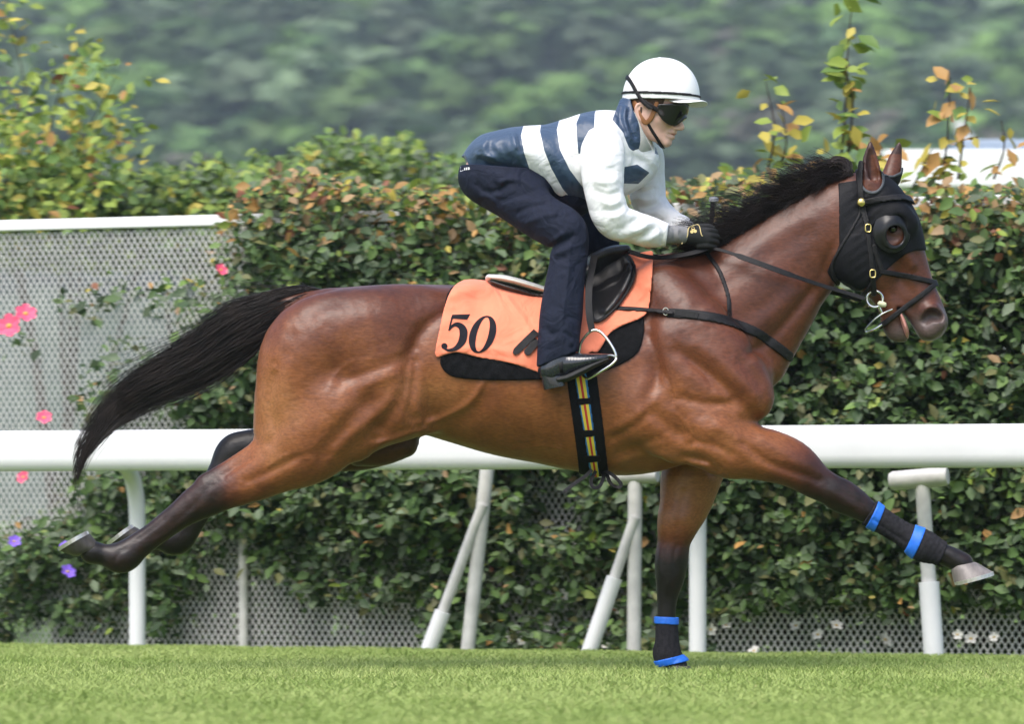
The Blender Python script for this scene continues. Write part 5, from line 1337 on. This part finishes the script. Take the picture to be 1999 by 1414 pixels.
vines = [[(95, 590), (160, 560), (225, 540), (270, 560), (240, 600), (170, 625)], [(275, 560), (330, 535), (400, 540), (430, 620), (350, 660), (290, 600)], [(160, 720), (230, 650), (330, 700), (260, 780), (180, 820), (120, 800)], [(0, 650), (60, 645), (70, 680), (0, 690)]]
for vp in vines: cov = np.maximum(cov, .17 * np.clip(-poly_sd(lx, ly, vp) / 25 + .4, 0, 1))
clump = noise2(lx, ly, .022, 7) * .6 + noise2(lx, ly, .06, 8) * .4
keep = rng.random(n) < cov * np.clip(.25 + 1.2 * clump, 0, 1)
lx, ly, top, cov, clump = lx[keep], ly[keep], top[keep], cov[keep], clump[keep]; n = len(lx)
up = np.clip((ly - top) / 150, 0, 1)
low = np.clip((ly - 930) / 250, 0, 1)
dep = -.26 + .70 * rng.random(n) ** 1.25 - .34 * (clump - .45) + .10 * (1 - up) * rng.random(n) + .12 * low
P = np.array([fp(a, c, FO + d) for a, c, d in zip(lx, ly, dep)])
size = (.034 + .050 * rng.random(n) ** 1.8) * (1 - .08 * low)
fr = frames(n, (0, -.75, .75), .55)
r_ = rng.random(n); young = (1 - up) * .95 + .05
keys = np.where(r_ < young * .50, pick(['orange', 'yellow', 'lime', 'rust', 'tan'], [3.5, 2, 2.5, 1.0, 4], n), np.where(rng.random(n) < .30 + .28 * (1 - up), pick(['fresh', 'grey', 'olive'], [4, 3, 3], n), pick(['deep', 'mid', 'grey'], [4, 6, 2.0], n)))
vis = (dep < .02) & (lx > 0) & (lx < 1999)
blk = np.zeros(n, bool)
for poly in ([(500, 560), (1050, 560), (1500, 520), (1640, 350), (1850, 630), (1500, 830), (1250, 930), (500, 900)], [(900, 250), (1230, 120), (1380, 190), (1300, 480), (1100, 700), (880, 400)], [(0, 830), (1999, 815), (1999, 915), (0, 925)]): blk |= in_poly(lx, ly, poly)
cand = np.where(vis & ~blk)[0]; cand = cand[np.argsort(-size[cand] - .3 * rng.random(len(cand)) * size[cand])][:300]
rest = np.ones(n, bool); rest[cand] = False
fo = leaf_mass('foliage', P[rest], size[rest], fr[rest], cols(keys[rest]), m_leafc, hedge); tag(fo, kind='stuff')
for i in cand: leaf_part(P[i], size[i] * 1.05, fr[i], keys[i], hedge)
# woody inside of the hedge
q = MB(); m_bark = mat('hedge_wood', (.045, .032, .022), .9, var=.4, vscale=40, bump=.8, bscale=90)
for i in range(46):
    px = 300 + 2300 * (i + rng.random()) / 46; x0 = rail_pt(px, FO + .42); tp_ = fp(px + rng.normal(0, 60), np.interp(px, [300, 430, 540, 2600], [900, 500, 400, 390]), FO + .40 + .1 * rng.random())
    m1 = x0.lerp(tp_, .5) + Vector((rng.normal(0, .06), rng.normal(0, .05), 0)); q.tube([Vector(v) for v in spline([x0, m1, tp_], 4)], [.014, .013, .012, .011, .010, .008, .007, .005, .003], 6)
tag(q.build('stems', m_bark, hedge), kind='stuff')
# inner twigs and shaded old leaves that close the hedge to the back
n = 26000
lx = 120 + 2500 * rng.random(n); lo_ = np.interp(lx, [120, 330, 440, 540, 2700], [860, 700, 470, 400, 395]); ly = lo_ + (1275 - lo_) * rng.random(n)
P = np.array([fp(a, c, FO + .5 + .14 * rng.random()) for a, c in zip(lx, ly)])
tag(leaf_mass('inner_foliage', P, .065 + .03 * rng.random(n), frames(n, (0, -.8, .5), .5), cols(pick(['deep', 'mid', 'olive'], [4, 5, 1], n)), m_leafc, hedge), kind='stuff')
print('hedge', round(time.time() - T0, 1))

def plant(name, label, cat, stems, leaves, keys, w, size, nparts, off, group=None, mixed=0.0, spread=.6):
    """stems: pixel polylines; leaves scattered about them; off: metres behind the rail"""
    base = fp(stems[0][0][0], 1270, off); base.z = 0
    e = empty(name, base); tag(e, label, cat, group)
    pts = []
    for st_ in stems:
        q = MB()
        S_ = spline([(a, c, off + (rng.normal(0, mixed))) for a, c in st_], 8)
        W_ = [fp(a, c, o) for a, c, o in S_]; q.tube(W_, [.006 - .004 * i / len(W_) for i in range(len(W_))], 6); pts += S_.tolist(); q.build('stem', m_bark, e)
    pts = np.array(pts); idx = rng.integers(0, len(pts), leaves); sz = size * (.6 + .8 * rng.random(leaves))
    P = np.array([fp(*(pts[i] + np.array([rng.normal(0, spread * 30), rng.normal(0, spread * 16), rng.normal(0, .05 + mixed)]))) for i in idx])
    fr = frames(leaves, (0, -.6, .8), .6); kk = pick(keys, w, leaves)
    np_ = min(nparts, leaves)
    for i in range(np_): leaf_part(P[i], sz[i], fr[i], kk[i], e)
    if leaves > np_: tag(leaf_mass('foliage', P[np_:], sz[np_:], fr[np_:], cols(kk[np_:]), m_leafc, e), kind='stuff')
    return e
Y4 = ['yellow', 'lime', 'orange', 'fresh']
plant('young_shoot', 'tall shoot of yellow leaves rising behind the mane', 'shoot', [[(1500, 330), (1512, 250), (1495, 160)], [(1520, 330), (1535, 280), (1525, 200)]], 34, Y4, [6, 3, .6, .5], .085, 34, FO + .5, 'shoots above the hedge', spread=.42)
plant('young_shoot', 'tallest yellow-green shoot, rising past the top of the picture left of the ears', 'shoot', [[(1640, 330), (1650, 220), (1655, 100), (1668, -40)], [(1655, 300), (1665, 200), (1650, 130)]], 66, Y4, [3, 5, .6, 2.5], .095, 66, FO + .5, 'shoots above the hedge', spread=.5)
plant('young_shoot', 'yellow and orange shoot right of the ears', 'shoot', [[(1840, 350), (1850, 260), (1855, 150)], [(1870, 350), (1885, 240), (1895, 170)], [(1940, 350), (1960, 290), (1955, 235)]], 60, Y4, [5, 2, 3, .5], .080, 60, FO + .5, 'shoots above the hedge', spread=.5)
plant('young_shoot', 'orange-leaved shoot in front of the white roof', 'shoot', [[(1780, 370), (1800, 330), (1820, 290)], [(1700, 350), (1720, 310), (1715, 290)], [(1590, 350), (1600, 310)], [(1420, 360), (1430, 345)]], 70, Y4, [3, 2, 4, 2], .085, 70, FO + .45, 'shoots above the hedge', spread=.7)
plant('yellow_shrub', 'yellow-green shrub with rusty leaves at the upper left', 'shrub', [[(40, 430), (60, 250), (10, -20)], [(90, 430), (150, 300), (225, 150)], [(60, 430), (110, 200), (160, 90)], [(120, 440), (200, 350), (235, 240)], [(0, 430), (-60, 250), (-120, 60)], [(30, 440), (10, 330), (40, 200)]], 1300, ['lime', 'yellow', 'fresh', 'rust', 'orange'], [9, 3, 7, .3, .4], .066, 290, FO + 1.4, mixed=.16, spread=1.1)
def bush(label, cx, wid, tops, off, n, keys, w, size):
    base = fp(cx, 1270, off); base.z = 0; e = empty('bush', base); tag(e, label, 'bush', 'bushes behind the fence')
    for i in range(7):
        q = MB(); a = cx + rng.normal(0, wid * .3); q.tube([base + Vector((rng.normal(0, .1), 0, 0)), fp((a + cx) / 2, 700, off), fp(a, tops + 50, off)], [.02, .014, .006], 6); q.build('stem', m_bark, e)
    u = rng.normal(0, .42, n); a = cx + u * wid; t_ = tops + 90 * u * u + 60 * (noise2(a, a * 0, .02, cx * .01) - .5)
    c = t_ + (520 - t_) * rng.random(n) ** 1.1
    P = np.array([fp(x, y, off + rng.normal(0, .25)) for x, y in zip(a, c)])
    sz = size * (.6 + .8 * rng.random(n)); fr = frames(n, (0, -.6, .8), .6); kk = pick(keys, w, n)
    order = np.argsort(P[:, 1] + .2 * rng.random(n)); np_ = 90
    for i in order[:np_]: leaf_part(P[i], sz[i], fr[i], kk[i], e)
    r2 = order[np_:]; tag(leaf_mass('foliage', P[r2], sz[r2], fr[r2], cols(kk[r2]), m_leafc, e), kind='stuff')
GK = ['mid', 'fresh', 'lime', 'grey', 'yellow']
bush('green bush behind the netting left of the hedge, under the yellow shrub', 130, 330, 330, FO + 2.0, 3600, GK, [1.2, 6, 4.5, 4, .5], .060)
bush('leafy green bush just above the white cap rail, beside the hedge end', 380, 260, 318, FO + 2.3, 3600, GK, [1.2, 6, 4.5, 4, .5], .060)
bush('pale green bush peeping over the hedge behind the rider', 700, 330, 262, FO + 2.9, 3600, GK, [1.2, 6, 4.5, 4, .5], .060)
bush('small green bush at the far left behind the netting', -260, 330, 330, FO + 2.2, 3600, GK, [1.2, 6, 4.5, 4, .5], .060)
# blossoms
m_pink = mat('pink_petal', (.85, .10, .20), .6, var=.12, vscale=60); m_purple = mat('purple_petal', (.26, .14, .75), .6, var=.1, vscale=60); m_wpet = mat('white_petal', (.74, .72, .68), .7, var=.06, vscale=60); m_core = mat('flower_core', (.6, .4, .08), .7)
PET = [(0, 0, 0), (.42, .45, .12), (.30, .92, .16), (0, 1.05, .10), (-.30, .92, .16), (-.42, .45, .12), (0, .55, .02)]
PF_ = [(0, 1, 6), (1, 2, 6), (2, 3, 6), (3, 4, 6), (4, 5, 6), (5, 0, 6)]
def blossom(px, py, off, r, m, label, group, npet=6, cat='blossom', name='blossom', share=[{}]):
    c = fp(px, py, off); e = empty(name, c); tag(e, label, cat, group)
    key = m.name
    if key not in share[0]:
        me = pymesh('petal', PET, PF_); me.materials.append(m)
        qq = MB(); qq.lathe([(.001, -.1), (.2, -.02), (.22, .08), (.1, .16), (.001, .18)], (0, 0, 0), (0, 0, 1), 10); me2 = pymesh('core', qq.v, qq.f, True); me2.materials.append(m_core); share[0][key] = (me, me2)
    me, me2 = share[0][key]
    tilt = Matrix.Rotation(R(62 + rng.normal(0, 12)), 4, 'X') @ Matrix.Rotation(rng.normal(0, .4), 4, 'Y')
    for k in range(npet):
        o = bpy.data.objects.new('petal', me); col.objects.link(o); o.parent = e
        o.matrix_local = tilt @ Matrix.Rotation(2 * math.pi * k / npet + rng.normal(0, .1), 4, 'Z') @ Matrix.Rotation(R(8), 4, 'X') @ Matrix.Scale(r, 4)
    o = bpy.data.objects.new('core', me2); col.objects.link(o); o.parent = e; o.matrix_local = tilt @ Matrix.Scale(r, 4)
for px, py, r, lb in ((18, 637, .058, 'large pink blossom at the left edge, lower of the two side by side'), (50, 613, .050, 'large pink blossom at the left edge, upper of the two side by side'), (431, 527, .030, 'small pink blossom where the netting meets the hedge'), (86, 816, .036, 'pink blossom just above the rail near the tail tip'), (46, 932, .032, 'pink blossom just below the rail at the left')):
    blossom(px, py, FO - .36, r, m_pink, lb, 'pink blossoms on the netting')
for px, py, r, lb in ((28, 1058, .030, 'purple blossom nearest the left edge'), (132, 1117, .036, 'purple blossom below the trailing hind hoof'), (128, 1068, .030, 'purple blossom half hidden by the trailing hind hoof')):
    blossom(px, py, FO - .52, r, m_purple, lb, 'purple blossoms below the rail')
wp = [(930, 1178), (960, 1190), (1000, 1248), (1018, 1252), (1060, 1225), (1075, 1215), (1095, 1165), (1090, 1112), (1105, 1250), (1120, 1235), (1135, 1262), (1150, 1225), (1165, 1250), (1180, 1262), (1215, 1190), (1235, 1215), (1262, 1245), (1275, 1160), (1390, 1230), (1420, 1222), (1470, 1272), (1555, 1222), (1590, 1240), (1640, 1222), (1735, 1250), (1870, 1240), (1895, 1248), (1940, 1245), (580, 1092), (600, 1110)]
for px, py in wp: blossom(px + rng.normal(0, 5), py, FO - .10 + .1 * rng.random(), .022 + .014 * rng.random(), m_wpet, 'small white blossom low at the foot of the hedge', 'white blossoms at the foot of the hedge', 5)
# white-roofed building beyond the hedge
def bld(px0, px1, d):
    return (px0 - 999.5) / FPX * d, (px1 - 999.5) / FPX * d
d = 46.0; zt = CAMH + (HOR - 292) / FPX * d; zb = CAMH + (HOR - 366) / FPX * d; x0, x1 = bld(1725, 2330, d)
shed = empty('shed', ((x0 + x1) / 2, d - DIST + 2, 0)); tag(shed, 'low building with a white roof edge and a grey top behind the hedge', 'building')
q = MB(); q.box(((x0 + x1) / 2, d - DIST + 2, zb / 2), (x1 - x0 - .5, 3.4, zb)); q.build('wall', mat('grey_wall', (.35, .36, .37), .8), shed, smooth=False)
q = MB(); q.box(((x0 + x1) / 2, d - DIST + 2, (zt + zb) / 2 + .003), (x1 - x0, 4.0, zt - zb)); q.build('roof', mat('white_roof', (.80, .80, .80), .5, var=.03), shed, smooth=False, bevel=.03)
x2, _ = bld(1885, 0, d); z2 = CAMH + (HOR - 256) / FPX * d
q = MB(); q.box(((x2 + x1) / 2, d - DIST + 2.2, (zt + z2) / 2 + .004), (x1 - x2, 2.4, z2 - zt)); tp_ = q.build('roof_light', mat('blue_grey_glazing', (.26, .32, .40), .25, var=.1), shed, smooth=False, bevel=.03)
x3, _ = bld(1918, 0, d); z3 = CAMH + (HOR - 202) / FPX * d
q = MB(); q.tube([Vector((x3 + .12, d - DIST + 2, z2 - .05)), Vector((x3 - .06, d - DIST + 2, z3))], [.075, .055], 12); q.build('vent_pipe', m_paintw, tp_)
# ---------------------------------------------------------------- wooded hill
m_hill = mat('hill_soil', (.035, .055, .025), .95, var=.3, vscale=.2)
hx = np.linspace(-420, 420, 57); hy = np.concatenate([[240], np.linspace(250, 760, 40)])
def hill_z(x, y): return -.5 + np.clip(y - 250, 0, None) * .25 + 7 * (noise2(x, y, .022, 11) - .5) * np.clip((y - 250) / 60, 0, 1) + .012 * np.abs(x) * 0
V = np.array([(x, y, hill_z(np.array(x), np.array(y))) for x in hx for y in hy]); ny = len(hy)
F = np.array([(i * ny + j, (i + 1) * ny + j, (i + 1) * ny + j + 1, i * ny + j + 1) for i in range(len(hx) - 1) for j in range(ny - 1)])
tag(obj('hill', V, F, m_hill), kind='structure')
NT = 5200
tx = (rng.random(NT) * 2 - 1) * 200; ty = 325 + 245 * rng.random(NT); tz = hill_z(tx, ty)
tr_ = 1.5 + 3.0 * rng.random(NT) ** 1.6; kk = 84
kindc = pick(['mid', 'fresh', 'grey', 'deep', 'lime'], [4, 4.4, 4.5, 5, .001], NT); tc_ = np.array([PAL[k] for k in kindc]) * (.6 + .9 * rng.random((NT, 1)))
pale = rng.random(NT) < .03; tc_[pale] = (.13, .12, .09); tc_ *= np.array([.98, 1.04, .98]) * (.62 + .75 * noise2(tx, ty, .045, 21))[:, None]
D_ = rng.normal(0, 1, (NT, kk, 3)); D_ /= np.linalg.norm(D_, axis=2, keepdims=True); D_[..., 2] = np.abs(D_[..., 2]) * 1.25 - .2
lump = .72 + .28 * np.sin(D_[..., 0] * 4 + tx[:, None]) * np.sin(D_[..., 2] * 5 + ty[:, None]) + .12 * rng.random((NT, kk))
P = np.stack([tx, ty, tz + tr_ * .75], 1)[:, None, :] + D_ * (tr_[:, None] * lump)[..., None]
nn = D_.reshape(-1, 3) + rng.normal(0, .35, (NT * kk, 3)); nn /= np.linalg.norm(nn, axis=1, keepdims=True)
a_ = np.cross(nn, rng.normal(0, 1, nn.shape)); a_ /= np.linalg.norm(a_, axis=1, keepdims=True)
fr = np.stack([np.cross(a_, nn), a_, nn], 2)
cl_ = np.repeat(tc_, kk, axis=0) * (.8 + .4 * rng.random((NT * kk, 1)))
V = np.einsum('nij,kj->nki', fr, np.array([(-.55, 0, 0), (0, -.6, .1), (.55, 0, 0), (0, .6, .1)])) * np.repeat(tr_ * .50, kk)[:, None, None] + P.reshape(-1, 1, 3)
F = np.arange(NT * kk * 4).reshape(-1, 4)
me = np_mesh('woodland', V.reshape(-1, 3), F, smooth=False)
at = me.color_attributes.new('Col', 'FLOAT_COLOR', 'POINT'); at.data.foreach_set('color', np.repeat(np.concatenate([cl_, np.ones((NT * kk, 1))], 1), 4, axis=0).astype(np.float32).ravel())
tag(link('woodland', me, leaf_mat('woodland_leaves', attr='Col', rough=.7)), 'green woodland covering the hill behind everything', 'woodland', kind='stuff')
# ---------------------------------------------------------------- the hazy air
m_haze = bpy.data.materials.new('haze_air'); m_haze.use_nodes = True; N = m_haze.node_tree.nodes; L = m_haze.node_tree.links
N.remove(N['Principled BSDF']); pv = N.new('ShaderNodeVolumePrincipled'); pv.inputs['Color'].default_value = (.74, .87, 1.0, 1); pv.inputs['Density'].default_value = .00042; pv.inputs['Anisotropy'].default_value = .1
L.new(pv.outputs[0], N['Material Output'].inputs['Volume'])
q = MB(); q.box((0, 325, 70), (900, 960, 146)); hz = q.build('haze', m_haze, smooth=False); tag(hz, 'thin pale blue haze in the air before the hill', 'haze', kind='stuff')
print('all', round(time.time() - T0, 1))
